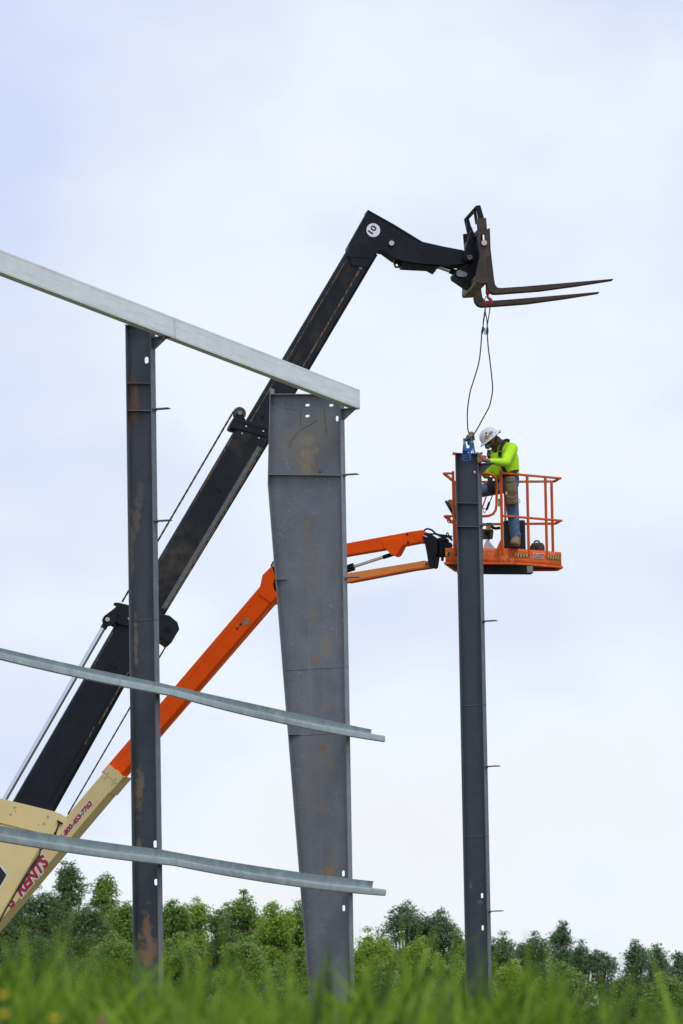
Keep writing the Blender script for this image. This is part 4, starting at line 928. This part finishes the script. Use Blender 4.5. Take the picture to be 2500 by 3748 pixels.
body = [(pel, .11, cst, .12), (cst, .12, ups, .10), (ups, .09, nck, .06), (nck, .06, hd, .075), (hd, .092, hd + V((.008, 0, .03)), .09), (hd + V((-.02, 0, -.03)), .06, hd + V((-.055, 0, -.075)), .042),
        (hd + V((-.07, 0, -.02)), .02, hd + V((-.098, 0, -.045)), .013),
        (ups, .08, shN, .06), (shN, .05, elN, .04), (elN, .038, wrN, .027), (ups, .08, shF, .06), (shF, .05, elF, .04), (elF, .036, wrF, .026),
        (pel, .10, hipN, .085), (hipN, .08, knN, .05), (knN, .05, anN, .038), (pel, .10, hipF, .085), (hipF, .08, knF, .05), (knF, .05, anF, .038)]
# near hand: palm, four curled fingers over the flange edge, thumb along the bolt
pc_ = w(zb(505, 790), 78.0); body += [(wrN, .029, pc_, .036), (pc_ + V((.01, 0, .012)), .03, w(zb(470, 760), 77.985), .028), (pc_, .03, w(zb(468, 840), 77.985), .026)]
for (x0, y0, x1, y1, x2, y2) in ((470, 725, 420, 722, 402, 742), (462, 768, 408, 770, 396, 790), (464, 808, 408, 812, 398, 832), (475, 845, 424, 852, 414, 866)):
    a, b, c = w(zb(x0, y0), 77.97), w(zb(x1, y1), 77.955), w(zb(x2, y2), 77.99); body += [(a, .0125, b, .0115), (b, .0115, c, .009)]
body += [(w(zb(520, 745), 77.985), .015, w(zb(485, 690), 77.975), .012), (w(zb(485, 690), 77.975), .012, w(zb(465, 652), 77.975), .010)]
fh_ = wrF + (wrF - elF).normalized() * .08; body += [(wrF, .028, fh_, .03)]
for k in range(4):
    a = fh_ + V((0, .012 * (k - 1.5), .018 * (1.5 - k))); b = a + V((-.04, -.015, -.003)); body += [(a, .012, b, .011), (b, .011, b + V((-.012, -.02, -.012)), .009)]
body += [(fh_ + V((.01, 0, .015)), .013, fh_ + V((-.02, -.03, .035)), .010)]
blob('body', body, .0065, M['skin'], PE, 3)
fold = [(w(zb(1000, 905), 78.33), .035, w(zb(1080, 860), 78.32), .04)]
bel = w(zb(870, 1085), 78.70)
shirt = [(wst + V((0, -.05, 0)), .150, cst + V((.008, -.06, 0)), .158), (wst + V((0, .06, 0)), .150, cst + V((.0, .07, 0)), .158), (cst + V((.008, -.06, 0)), .155, ups + V((.02, -.07, -.02)), .125), (cst + V((0, .07, 0)), .15, ups + V((.0, .09, -.02)), .115),
         (bel, .105, w(zb(860, 900), 78.70), .12), (bel + V((0, .1, 0)), .1, bel + V((.05, .1, .12)), .11), (w(zb(760, 700), 78.76), .09, w(zb(880, 820), 78.72), .12),
         (ups + V((0, 0, -.02)), .11, nck + V((.03, 0, -.012)), .072), (ups, .115, shN, .088), (shN + V((.005, 0, 0)), .088, elN, .062), (elN, .060, wrN + (elN - wrN).normalized() * .035, .041),
         (ups, .11, shF, .085), (shF, .082, elF, .058), (elF, .056, wrF + (elF - wrF).normalized() * .03, .04)] + fold
blob('shirt', shirt, .011, M['hivis'], PE, 3)
jeans = [(pel + V((0, -.07, .05)), .142, pel + V((0, .07, .05)), .142), (pel, .14, hipN, .115), (hipN, .112, knN, .083), (knN, .082, anN + V((-.004, 0, .02)), .066), (pel, .14, hipF, .115), (hipF, .112, knF, .090), (knF, .088, anF, .066),
         (knN + V((.008, -.03, .05)), .05, knN + V((-.03, -.03, .035)), .045), (anN + V((-.01, -.02, .09)), .05, anN + V((.03, -.02, .075)), .045)]
blob('jeans', jeans, .010, M['jeans'], PE, 2)
# boots
def boot(an, toe_dir, up_dir, name='boot'):
    t = toe_dir.normalized(); u = (up_dir - t * up_dir.dot(t)).normalized(); h = an - u * .045
    o = blob(name, [(an + u * .07, .068, an, .066), (an, .064, h - t * .035, .058), (h, .060, h + t * .10, .056), (h + t * .10, .056, h + t * .150, .048), (an + t * .02, .06, h + t * .09, .056)], .009, M['leather'], PE, 3)
    s = MB(); lat = t.cross(u).normalized(); pts = []
    for k in range(24):
        a = 2 * math.pi * k / 24; x = math.cos(a); pts.append(h - u * .030 + t * (.06 + .146 * x) + lat * (.055 * math.sin(a) * (1 + .12 * x)))
    s.prism(pts, u * -.030).obj('sole', mat('dark_boot_sole', (.035, .028, .022), .8), o)
boot(anN, V((-.25, -.95, 0)), V((0, 0, 1)))
boot(anF, (w(z1(232, 900), 78.55) - w(z1(300, 1020), 78.55)), V((.86, 0, .50)))
# hard hat: dome and full brim
HA = V((-.60, -.22, .74)).normalized(); hx = V((.75, 0, .61)); hc = w(zb(682, 312), 78.66)
hx = (hx - HA * hx.dot(HA)).normalized()
prof = [(.150, -.012), (.163, -.016), (.164, -.012), (.150, -.002), (.131, .006), (.127, .03), (.121, .065), (.105, .10), (.08, .125), (.045, .14), (.006, .145)]
HT = MB().lathe(hc, HA, prof, 32, hx, 1.10, .96).obj('hard_hat', M['helmet'], PE, smooth=60)
MB().lathe(hc, HA, [(.160, -.019), (.1665, -.018), (.1665, -.010), (.160, -.011)], 32, hx, 1.10, .96).obj('brim_edge', M['rubber'], HT)
hy = HA.cross(hx)
if hy.y > 0: hy = -hy
def dome(a, h, lift=.002):                   # a: angle from the camera side, h: height on the dome
    i = [k for k in range(4, len(prof) - 1) if prof[k][1] <= h <= prof[k + 1][1]][0]
    t = (h - prof[i][1]) / (prof[i + 1][1] - prof[i][1]); r_ = prof[i][0] + (prof[i + 1][0] - prof[i][0]) * t + lift
    return hc + HA * h + hx * (r_ * 1.10 * math.sin(a)) + hy * (r_ * .96 * math.cos(a))
def patch(name, a0, a1, h0, h1, m, n=6, lift=.002, rnd=False):
    mb = MB()
    for j in range(n + 1):
        for i in range(n + 1):
            u_, v_ = i / n * 2 - 1, j / n * 2 - 1
            if rnd: u_, v_ = u_ * math.sqrt(1 - v_ * v_ / 2), v_ * math.sqrt(1 - u_ * u_ / 2)
            mb.v.append(tuple(dome((a0 + a1) / 2 + u_ * (a1 - a0) / 2, (h0 + h1) / 2 + v_ * (h1 - h0) / 2, lift)))
    for j in range(n):
        for i in range(n): q_ = j * (n + 1) + i; mb.f.append((q_, q_ + 1, q_ + n + 2, q_ + n + 1))
    return mb.obj(name, m, HT)
patch('orange_sticker', -.55, -.02, .030, .062, mat('orange_sticker_print', (.72, .26, .03), .5, 0, .2, 60))
patch('olive_sticker', -.42, -.22, .062, .082, mat('olive_sticker_print', (.25, .22, .12), .5))
patch('round_sticker', -.22, .02, .084, .108, M['black_print'], 6, .002, True)
patch('pale_sticker', .05, .62, .025, .10, mat('pale_pink_sticker', (.72, .62, .64), .5), 6, .0018, True)
vs_, fs_ = text_tris('J&R2', 1., .03)
x1_ = max(v[0] for v in vs_); y1_ = max(v[1] for v in vs_)
MB().add([dome(.06 + .46 * v[0] / x1_, .045 + .028 * v[1] / y1_, .004) for v in vs_], fs_).obj('sticker_lettering', M['black_print'], HT, smooth=0)
for a in (-.75, -.35, .2, .7): MB().ball(dome(a, .015, .0), .006, 8, 6).obj('shell_rivet', M['black'], HT)
MB().tube([hc + hx * .150 - HA * .02 + hy * .05, hc + hx * .155 - HA * .035, hc + hx * .15 - HA * .02 - hy * .05], .012, 8).obj('suspension_band', M['black'], HT)
# face covering, glasses
gt = [(w(zb(830, 385), 78.66), .070, w(zb(850, 480), 78.69), .078), (w(zb(800, 470), 78.66), .058, w(zb(815, 545), 78.69), .066), (w(zb(900, 440), 78.70), .068, w(zb(860, 545), 78.71), .072), (w(zb(770, 520), 78.66), .042, w(zb(735, 480), 78.66), .035)]
blob('neck_gaiter', gt, .008, M['gaiter'], PE, 2)
def zp(name, pts, Y, th, m, par=None, f=zb): return MB().prism([P(*f(*p), Y) for p in pts], V((0, th, 0))).obj(name, m, par or PE, .003)
zp('glasses_lens', ((575, 488), (600, 470), (690, 440), (712, 462), (680, 520), (640, 528)), 78.575, .02, M['glass'])
zp('lens_reflection', ((582, 487), (600, 486), (672, 512), (655, 524), (630, 520)), 78.572, .004, M['lens_green'])  # green patch painted in as the reflection on the lens
zp('glasses_side_shield', ((595, 460), (640, 405), (690, 378), (700, 400), (690, 445), (620, 475)), 78.58, .012, M['black'])
# harness: flat straps following the shirt
def strap(name, pts, wd, m=None, th=.006):
    pts = smooth_path([V(p) for p in pts], 5); mb = MB(); n = len(pts)
    for i, p in enumerate(pts):
        t = (pts[min(i + 1, n - 1)] - pts[max(i - 1, 0)]).normalized(); vw = (EYE - p).normalized(); s = t.cross(vw).normalized() * (wd / 2); d = vw * th
        mb.v += [tuple(p - s), tuple(p + s), tuple(p + s + d), tuple(p - s + d)]
    for i in range(n - 1):
        for k in range(4): a = i * 4 + k; b = i * 4 + (k + 1) % 4; mb.f.append((a, b, b + 4, a + 4))
    mb.f += [(0, 1, 2, 3), tuple(range(4 * n - 4, 4 * n))]
    return mb.obj(name, m or M['webbing'], PE, smooth=60)
strap('harness_strap', [w(zb(1120, 392), 78.60), w(zb(1040, 372), 78.555), w(zb(985, 410), 78.535), w(zb(930, 510), 78.53), w(zb(905, 620), 78.535), w(zb(905, 740), 78.54)], .050)
strap('harness_strap', [w(zb(655, 580), 78.60), w(zb(660, 680), 78.585), w(zb(665, 770), 78.575)], .046)
strap('harness_strap', [w(zb(945, 900), 78.55), w(zb(985, 990), 78.545), w(zb(1035, 1100), 78.54)], .05)
strap('harness_strap', [w(zb(1290, 1000), 78.62), w(zb(1240, 1060), 78.555), w(zb(1100, 1110), 78.53), w(zb(960, 1130), 78.535)], .055)
for x, y, Y in ((655, 690, 78.568), (908, 610, 78.522)): MB().box(w(zb(x, y), Y), V((.026, 0, 0)), V((0, .006, 0)), V((0, 0, .03))).obj('harness_buckle', M['case'], PE, .004)
for x, y, Y in ((655, 695, 78.560), (905, 615, 78.514)): MB().box(w(zb(x, y), Y), V((.020, 0, 0)), V((0, .003, 0)), V((0, 0, .004))).obj('buckle_bar', M['grey_metal'], PE)
strap('leg_strap', [w(zb(690, 1180), 78.70), w(zb(690, 1290), 78.66), w(zb(720, 1400), 78.65), w(zb(770, 1520), 78.66)], .075)
strap('work_belt', [w(zb(960, 1165), 78.545), w(zb(1100, 1170), 78.515), w(zb(1230, 1160), 78.53), w(zb(1285, 1130), 78.60)], .05)
# tool pouch hanging at the near hip
PO = MB()
def pocket(mb, top, bot, x0t, x1t, x0b, x1b, Y, dep):
    n = 14; rows = []
    for k, t in enumerate((0, .25, .6, .9, 1)):
        y = top + (bot - top) * t; xa = x0t + (x0b - x0t) * t; xb = x1t + (x1b - x1t) * t; dd = dep * (1, 1.15, 1.2, .9, .5)[k]
        rows.append([P(*zb((xa + xb) / 2 + (xb - xa) / 2 * math.copysign(abs(math.cos(a)) ** .6, math.cos(a)), y), Y + dd * math.sin(a) * (-1 if math.sin(a) < 0 else -1) * 1.0 * (1 if math.sin(a) > 0 else .2)) for a in [2 * math.pi * i / n for i in range(n)]])
    vs = [q for r_ in rows for q in r_]; mb.add(vs, [(i * n + k, i * n + (k + 1) % n, (i + 1) * n + (k + 1) % n, (i + 1) * n + k) for i in range(4) for k in range(n)] + [tuple(range(n)), tuple(range(4 * n, 5 * n))])
po = MB(); pocket(po, 1165, 1560, 1010, 1240, 1020, 1290, 78.535, .05); POB = po.obj('tool_pouch', M['pouch'], PE)
po = MB(); pocket(po, 1270, 1585, 1020, 1255, 1035, 1275, 78.515, .05); po.obj('upper_pocket', M['pouch'], POB)
po = MB(); pocket(po, 1545, 1780, 1000, 1290, 1030, 1300, 78.515, .05); po.obj('middle_pocket', M['pouch'], POB)
po = MB(); pocket(po, 1640, 1795, 1045, 1300, 1035, 1305, 78.485, .05); po.obj('lower_pocket', M['pouch'], POB)
for y, xa, xb, Y in ((1272, 1020, 1252, 78.45), (1548, 1040, 1290, 78.45), (1645, 1045, 1298, 78.42)):
    MB().tube(smooth_path([w(zb(xa, y - 25), Y + .03), w(zb((xa + xb) / 2, y + 14), Y), w(zb(xb, y - 30), Y + .03)], 6), .006, 6).obj('pocket_rim', M['pouch'], POB)
MB().tube([w(zb(1045, 1510), 78.45), w(zb(1045, 1580), 78.44)], .014, 10).obj('yellow_tool', M['drill_yellow'], POB)
MB().tube(smooth_path([w(zb(1300, 1660), 78.5), w(zb(1345, 1700), 78.5), w(zb(1340, 1740), 78.5), w(zb(1310, 1755), 78.5)], 5), .005, 6).obj('tool_ring', M['grey_metal'], POB)
# lanyard and bolt held in the hand
LN = thing('fall_lanyard', 'grey fall lanyard with black shock pack clipped below the raised leg', 'lanyard', w(z1(620, 920), 78.62))
MB().tube([w(z1(662, 812), 78.62), w(z1(648, 850), 78.62), w(z1(632, 888), 78.62)], .008, 8).obj('lanyard_rope', M['grey_metal'], LN)
MB().tube([w(z1(635, 880), 78.62), w(z1(628, 890), 78.62), w(z1(607, 950), 78.62), w(z1(598, 958), 78.62)], [.014, .03, .03, .018], 10, flat=.6).obj('shock_pack', M['webbing'], LN)
MB().tube(smooth_path([w(z1(598, 955), 78.62), w(z1(575, 940), 78.62), w(z1(572, 975), 78.62), w(z1(590, 985), 78.62), w(z1(598, 958), 78.62)], 4), .006, 6).obj('snap_hook', M['grey_metal'], LN)
SP = thing('spud_wrench', 'thin steel spud wrench laid across the column top under the thumb', 'wrench', w(zk(1100, 945), 77.97))
MB().tube([w(zk(985, 938), 77.97), w(zk(1120, 958), 77.97), w(zk(1195, 968), 77.97)], [.005, .007, .007], 8).obj('shank', M['grey_metal'], SP)
MB().lathe(w(zk(1205, 968), 77.985), V((0, -1, 0)), [(.012, 0), (.018, .004), (.018, .02), (.012, .024)], 10).obj('jaw', M['grey_metal'], SP)

# ------------------------------------------------------------------ trees
def leaf_mat(name, c0, c1, trans=.48):
    m = bpy.data.materials.new(name); m.use_nodes = True; t = m.node_tree; b = t.nodes['Principled BSDF']; outn = t.nodes['Material Output']
    tc = nd(t, 'ShaderNodeTexCoord'); n = nd(t, 'ShaderNodeTexNoise'); n.inputs['Scale'].default_value = 1.3; n.inputs['Detail'].default_value = 5
    t.links.new(tc.outputs['Object'], n.inputs['Vector'])
    geo = nd(t, 'ShaderNodeNewGeometry'); a1 = nd(t, 'ShaderNodeMath', operation='MULTIPLY_ADD'); t.links.new(geo.outputs['Random Per Island'], a1.inputs[0]); a1.inputs[1].default_value = .5
    t.links.new(n.outputs['Fac'], a1.inputs[2])
    r_ = nd(t, 'ShaderNodeValToRGB'); r_.color_ramp.elements[0].position = .45; r_.color_ramp.elements[1].position = 1.0
    r_.color_ramp.elements[0].color = (*c0, 1); r_.color_ramp.elements[1].color = (*c1, 1); t.links.new(a1.outputs[0], r_.inputs[0])
    t.links.new(r_.outputs[0], b.inputs['Base Color']); b.inputs['Roughness'].default_value = .55; b.inputs['Specular IOR Level'].default_value = .3
    tr = nd(t, 'ShaderNodeBsdfTranslucent'); t.links.new(r_.outputs[0], tr.inputs[0])
    ms = nd(t, 'ShaderNodeMixShader'); ms.inputs[0].default_value = trans; t.links.new(b.outputs[0], ms.inputs[1]); t.links.new(tr.outputs[0], ms.inputs[2]); t.links.new(ms.outputs[0], outn.inputs[0])
    return m
LEAF = {'dark': leaf_mat('dark_leaf', (.10, .17, .07), (.23, .34, .11)), 'mid': leaf_mat('green_leaf', (.155, .27, .065), (.33, .48, .11)), 'bright': leaf_mat('bright_leaf', (.23, .38, .06), (.45, .59, .10)), 'blue': leaf_mat('hazy_bluish_leaf', (.125, .20, .115), (.23, .34, .16))}  # bluish leaf tone paints slight haze into the farther trees
bark = mat('grey_brown_bark', (.09, .07, .05), .9, 0, .3, 4, bump=.6, bscale=12)
def fast_mesh(name, vs, fs, m):
    me = bpy.data.meshes.new(name); vs = np.asarray(vs, np.float32); fs = np.asarray(fs, np.int32); k = fs.shape[1]
    me.vertices.add(len(vs)); me.vertices.foreach_set('co', vs.ravel()); me.loops.add(fs.size); me.loops.foreach_set('vertex_index', fs.ravel())
    me.polygons.add(len(fs)); me.polygons.foreach_set('loop_start', np.arange(0, fs.size, k, dtype=np.int32)); me.update(calc_edges=True); me.validate(); me.materials.append(m)
    return me
def leaves(cent, nrm, size):
    n = len(cent); r1 = rng.normal(size=(n, 3)); nrm = nrm / np.linalg.norm(nrm, axis=1, keepdims=True)
    t = np.cross(nrm, r1); t /= np.linalg.norm(t, axis=1, keepdims=True); b = np.cross(nrm, t); s = size[:, None]
    vs = np.stack([cent - t * s, cent - b * s * .48 + nrm * s * .1, cent + t * s, cent + b * s * .48 + nrm * s * .1], 1).reshape(-1, 3)
    return vs, np.arange(4 * n).reshape(n, 4)
def tree(u, vtop, halfw, depth, tone, label, group, spire=0, dens=1., name='broadleaf_tree'):
    """u, vtop, halfw in photograph pixels at 1568 wide; depth in metres"""
    k = 2500 / 1568; top = P(u * k, vtop * k, depth); hw = 1.36 * halfw * k / FPX * depth; base = V((top.x, top.y, 0)); H = top.z + (.06 if u < 760 else -.08)
    Tt = thing(name, label, 'tree', base, group)
    ch = max(hw * 2.0, 2.4)                                                          # crown depth below the top
    lobes = []
    nl = int(46 + 34 * hw)
    for i in range(nl):
        f = rng.uniform(0, 1) ** .75                                                 # 0 top .. 1 bottom
        a = rng.uniform(0, 2 * np.pi); prof = hw * (.16 + .84 * min(1, f * 1.6) ** .8) * rng.uniform(.72, 1.12); rr = prof * math.sqrt(rng.uniform(.2, 1)) * .9
        r_ = rng.uniform(.13, .30) * (.6 + .45 * min(hw, 1.3)); lobes.append((rr * math.cos(a), rr * math.sin(a), H - r_ * .8 - f * ch * 1.25, r_))
    for i in range(3 + int(hw * 2.5)):                                              # leading shoots above the crown
        a = rng.uniform(0, 2 * np.pi); rr = rng.uniform(.1, .8) * hw; zz = H - .1 - .62 * rr + rng.uniform(-.12, .12)
        for q_ in range(3): lobes.append((rr * math.cos(a) + rng.normal() * .03, rr * math.sin(a), zz - .15 * q_, .08 + .045 * q_))
    for i in range(spire + 2): lobes.append((rng.uniform(-.2, .2) * hw * .6, rng.uniform(-.1, .1) * hw, H - .05 - .22 * i, .10 + .05 * i))
    cs, ns, ss = [], [], []
    for (x, y, z, r_) in lobes:                                                     # leafy tufts, fullest on top
        n = int((5600 if z > 5.2 else 2400) * r_ ** 2) + 14
        d = rng.normal(size=(n, 3)); d[:, 2] = d[:, 2] * .85 + .35; d /= np.linalg.norm(d, axis=1, keepdims=True)
        ph = rng.uniform(0, 6, 3); bump_ = 1 + .28 * np.sin(d[:, :1] * 6 + ph[0]) * np.sin(d[:, 1:2] * 6 + ph[1])
        q = d * (r_ * rng.uniform(.45, 1.22, (n, 1)) * bump_) * np.array([1.2, 1.2, .75]) + np.array([x, y, z]) + rng.normal(size=(n, 3)) * .02
        cs.append(q); ns.append(d * .45 + rng.normal(size=(n, 3)) * .42 + np.array([0, 0, .75])); ss.append(rng.uniform(.022, .050, n))
    cs, ns, ss = np.concatenate(cs), np.concatenate(ns), np.concatenate(ss)
    vs, fs = leaves(cs, ns, ss)
    me = fast_mesh('crown', vs, fs, LEAF[tone]); o = bpy.data.objects.new('crown', me); COL.objects.link(o); o.parent = Tt
    tr = MB(); path = [base + V((.05 * math.sin(i * 1.7), .04 * math.cos(i * 1.3), H * i / 9 * .93)) for i in range(10)]
    tr.tube(path, [max(.012, .016 * H * (1 - i / 9.3) ** .9 * .75) for i in range(10)], 9)
    for (x, y, z, r_) in lobes[::2]:
        z0 = max(1.2, min(z - .5 * math.hypot(x, y) - .3, H * .82)); i = min(8, int(z0 / (H * .93) * 9)); a = path[i]
        e_ = base + V((x, y, z)); mid = a.lerp(e_, .5) + V((0, 0, -.08)); tr.tube([a, mid, e_], [.03, .02, .008], 5)
    tr.obj('trunk', bark, Tt)
    return Tt
GT = 'trees along the field edge'
for (u, vt, hw_, tone, lab) in ((10, 2075, 70, 'dark', 'far dark tree showing under the cream boom'), (125, 2070, 70, 'dark', 'far dark tree filling in left of the dark spire'), (275, 2100, 70, 'mid', 'far green tree filling in beside the rusty column'), (425, 2105, 70, 'mid', 'far green tree filling in right of the rusty column'),
        (520, 2112, 60, 'dark', 'far dark tree filling the dip before the twin tipped tree'), (600, 2110, 60, 'mid', 'far green tree right of the twin tipped tree'), (690, 2105, 60, 'mid', 'far green tree beside the tapered column edge'), (845, 2150, 60, 'mid', 'far green tree low beside the tapered column'), (975, 2105, 70, 'blue', 'far dark tree joining the two large dark trees'), (1120, 2165, 60, 'blue', 'far dark tree low behind the slender column'), (1200, 2165, 60, 'blue', 'far dark tree low under the twin topped tree'), (1300, 2180, 50, 'blue', 'far dark tree low under the tall thin tree'), (1500, 2210, 60, 'blue', 'far dark tree low under the pointed trees')):
    tree(u, vt, hw_, 160, tone, lab, GT, 0, name='broadleaf_tree')
TREES = [
 (20, 2050, 95, 138, 'dark', 'dark broadleaf tree partly hidden by the cream lift boom', 0), (100, 2040, 90, 136, 'dark', 'dense dark tree beside the underside of the cream boom', 0),
 (155, 1983, 34, 142, 'dark', 'tall tree with narrow dark spire next to the cream boom tip', 4), (235, 2012, 52, 140, 'mid', 'pointed green tree between the dark spire and the rusty column', 2),
 (290, 2078, 55, 134, 'mid', 'rounded green tree directly left behind the rusty column', 0), (200, 2085, 70, 130, 'dark', 'low dark tree in front of the pointed green tree', 0),
 (345, 2090, 60, 139, 'mid', 'green tree mostly hidden behind the rusty column', 0), (400, 2072, 46, 138, 'mid', 'feathery topped tree immediately right of the rusty column', 2), (450, 2068, 55, 141, 'bright', 'light green tree midway between rusty and tapered columns', 1),
 (505, 2098, 45, 136, 'dark', 'small dark tree in the dip between two taller trees', 0), (558, 2050, 56, 140, 'mid', 'tall ragged tree with twin tips left of the tapered column', 3), (625, 2078, 50, 138, 'bright', 'yellow green tree close to the tapered column', 1),
 (682, 2074, 48, 141, 'mid', 'slim green tree partly hidden by the tapered column', 2), (745, 2100, 60, 140, 'mid', 'tree almost wholly hidden behind the tapered column', 0),
 (850, 2122, 60, 128, 'bright', 'bright green tree right beside the tapered column', 1), (930, 2062, 75, 150, 'blue', 'large open dark tree rising above the bright bush', 2), (1010, 2082, 62, 150, 'blue', 'large dark tree leaning toward the slender column', 1),
 (963, 2142, 58, 122, 'bright', 'rounded yellow green bush tree before the large dark tree', 0), (1050, 2130, 50, 140, 'mid', 'green tree left behind the slender column', 0), (1090, 2160, 60, 130, 'mid', 'low green tree behind the slender column foot', 0),
 (1150, 2132, 48, 142, 'blue', 'dark tree immediately right of the slender column', 2), (1225, 2132, 52, 146, 'blue', 'twin topped dark tree on the open field edge', 2), (1170, 2195, 75, 120, 'bright', 'low yellow green shrub right of the slender column', 0),
 (1293, 2108, 30, 150, 'blue', 'tall thin tree standing above its neighbours on open side', 4), (1335, 2152, 42, 148, 'blue', 'small ragged dark tree beside the tall thin tree', 2), (1385, 2178, 26, 150, 'blue', 'sparse leaning tree before the sky gap', 3),
 (1290, 2200, 80, 125, 'mid', 'low green shrub below the tall thin tree', 0), (1458, 2152, 30, 152, 'blue', 'narrow dark tree just beyond the sky gap', 3), (1510, 2160, 34, 150, 'blue', 'dark pointed tree beyond the narrow dark tree', 3), (1560, 2180, 40, 148, 'blue', 'bushy dark tree at the end of the row', 1),
 (1430, 2235, 60, 128, 'dark', 'low dark shrub filling the sky gap', 0), (1520, 2225, 80, 124, 'mid', 'low green shrub below the pointed dark trees', 0), (1080, 2205, 70, 120, 'bright', 'low bright shrub at the slender column foot', 0), (560, 2160, 90, 120, 'mid', 'broad green shrub before the twin tipped tree', 0), (400, 2150, 80, 122, 'mid', 'broad green shrub right of the rusty column foot', 0), (80, 2140, 110, 122, 'dark', 'broad dark shrub below the cream boom', 0), (260, 2150, 85, 120, 'mid', 'broad green shrub left of the rusty column foot', 0), (700, 2170, 85, 122, 'mid', 'broad green shrub behind the tapered column foot', 0), (880, 2200, 80, 118, 'mid', 'low green shrub below the bright rounded bush', 0)]
for (u, vt, hw_, dp, tone, lab, sp) in TREES:
    tree(u, vt, hw_, dp, tone, lab, GT, sp, name='shrub' if 'shrub' in lab else 'broadleaf_tree')

# ------------------------------------------------------------------ tall grass in the foreground
gmats = leaf_mat('grass_blade', (.018, .070, .003), (.30, .48, .035), .5)
def grass(n, y0, y1, h0, h1, wd0, wd1, lim=.0575, stiff=1.):
    y = rng.uniform(y0, y1, n); x = rng.uniform(-1, 1, n) * (y * .075 + .6); gz = np.array([ground_z(a, b) for a, b in zip(x, y)])
    patchy = .92 + .12 * np.sin(x * 5.3 + y * .9) * np.sin(y * 1.7 + 1.3) + .07 * np.sin(x * 13 + 2)
    h = rng.uniform(h0, h1, n) * patchy * (.7 + .3 * rng.random(n)); lean = np.clip(rng.normal(0, .20, (n, 2)), -.45, .45) * stiff; bend = np.clip(rng.normal(0, .30, (n, 2)), -.7, .7) * stiff; wdt = rng.uniform(wd0, wd1, n); az = rng.uniform(0, 2 * np.pi, n)
    S_ = 6; vs = np.zeros((n, (S_ + 1) * 2, 3), np.float32)
    for i in range(S_ + 1):
        t = i / S_; px = x + h * (lean[:, 0] * t + bend[:, 0] * t ** 2.6); py = y + h * (lean[:, 1] * t + bend[:, 1] * t ** 2.6)
        pz = gz + h * (t - .22 * t ** 3 * (np.abs(bend).sum(1)))
        wv = wdt * (1 - t ** 2.2) * (.55 + .9 * t * (1 - t) + .25) / 1.0 + .0008
        vs[:, 2 * i, :] = np.stack([px - np.cos(az) * wv / 2, py - np.sin(az) * wv / 2, pz], 1); vs[:, 2 * i + 1, :] = np.stack([px + np.cos(az) * wv / 2, py + np.sin(az) * wv / 2, pz], 1)
    keep = ((vs[:, :, 2] - .6) / vs[:, :, 1]).max(1) < (lim - .0035 * np.clip(x, -1.2, 1.2) + .0015 * np.sin(x * 9)); vs = vs[keep]; n = len(vs)
    b = (np.arange(n) * (S_ + 1) * 2)[:, None]; q = np.concatenate([np.stack([b[:, 0] + 2 * i, b[:, 0] + 2 * i + 1, b[:, 0] + 2 * i + 3, b[:, 0] + 2 * i + 2], 1) for i in range(S_)])
    return vs.reshape(-1, 3), q
v1, f1 = grass(4600, 12.5, 20, .74, .98, .028, .052); v2, f2 = grass(17000, 13, 21, .50, .84, .016, .032)
v3, f3 = grass(520, 12.5, 17.5, .88, 1.14, .030, .055, .0590, .7)
me = fast_mesh('grass', np.concatenate([v1, v2, v3]), np.concatenate([f1, f2 + len(v1), f3 + len(v1) + len(v2)]), gmats)
go = bpy.data.objects.new('grass', me); COL.objects.link(go); tag(go, 'tall green meadow grass out of focus in the foreground', 'grass', None, 'stuff')
# yellow flowers among the grass
pet = mat('yellow_petal', (.75, .58, .01), .6, 0, .1); stm = mat('green_stem', (.08, .18, .02), .6, 0, .1)
for i, (px, py, Y, lab) in enumerate(((8, 3652, 11.6, 'yellow flower highest on its stem in the grass'), (14, 3722, 11.5, 'yellow flower low in the grass below the highest one'), (200, 3738, 11.7, 'lone yellow flower apart from the pair in the grass'))):
    c = P(px, py, Y); FL = thing('yellow_flower', lab, 'flower', V((c.x, c.y, ground_z(c.x, c.y))), 'yellow flowers in the grass')
    MB().tube([V((c.x + .02, c.y + .01, ground_z(c.x, c.y))), V((c.x + .008, c.y, c.z * .5)), c], [.0025, .002, .0018], 6).obj('stem', stm, FL)
    for k in range(6):
        a = 2 * math.pi * k / 6; d = V((math.cos(a), math.sin(a) * .7 - .25, .5 + .3 * math.sin(a))).normalized(); s = d.cross(UP).normalized()
        MB().prism([c, c + d * .006 + s * .004, c + d * .013 + s * .005, c + d * .016, c + d * .013 - s * .005, c + d * .006 - s * .004], V((0, .0006, .0006))).obj('petal', pet, FL)
    MB().ball(c + V((0, -.002, .002)), .0045, 10, 7).obj('flower_centre', pet, FL)
sk = P(370, 3726, 13.2)
STK = thing('survey_stake', 'short wooden stake with orange head sticking out of the grass', 'stake', V((sk.x, sk.y, ground_z(sk.x, sk.y))))
MB().prism([V((sk.x - .012, sk.y, ground_z(sk.x, sk.y) - .05)), V((sk.x + .012, sk.y, ground_z(sk.x, sk.y) - .05)), V((sk.x + .012, sk.y, sk.z)), V((sk.x - .012, sk.y, sk.z))], V((0, .02, 0))).obj('stake_shaft', mat('weathered_wood', (.26, .17, .09), .8, 0, .2, 30), STK)
MB().box(V((sk.x, sk.y + .01, sk.z)), V((.013, 0, 0)), V((0, .012, 0)), V((0, 0, .004))).obj('stake_head', mat('brown_orange_stake_paint', (.32, .19, .09), .8), STK)
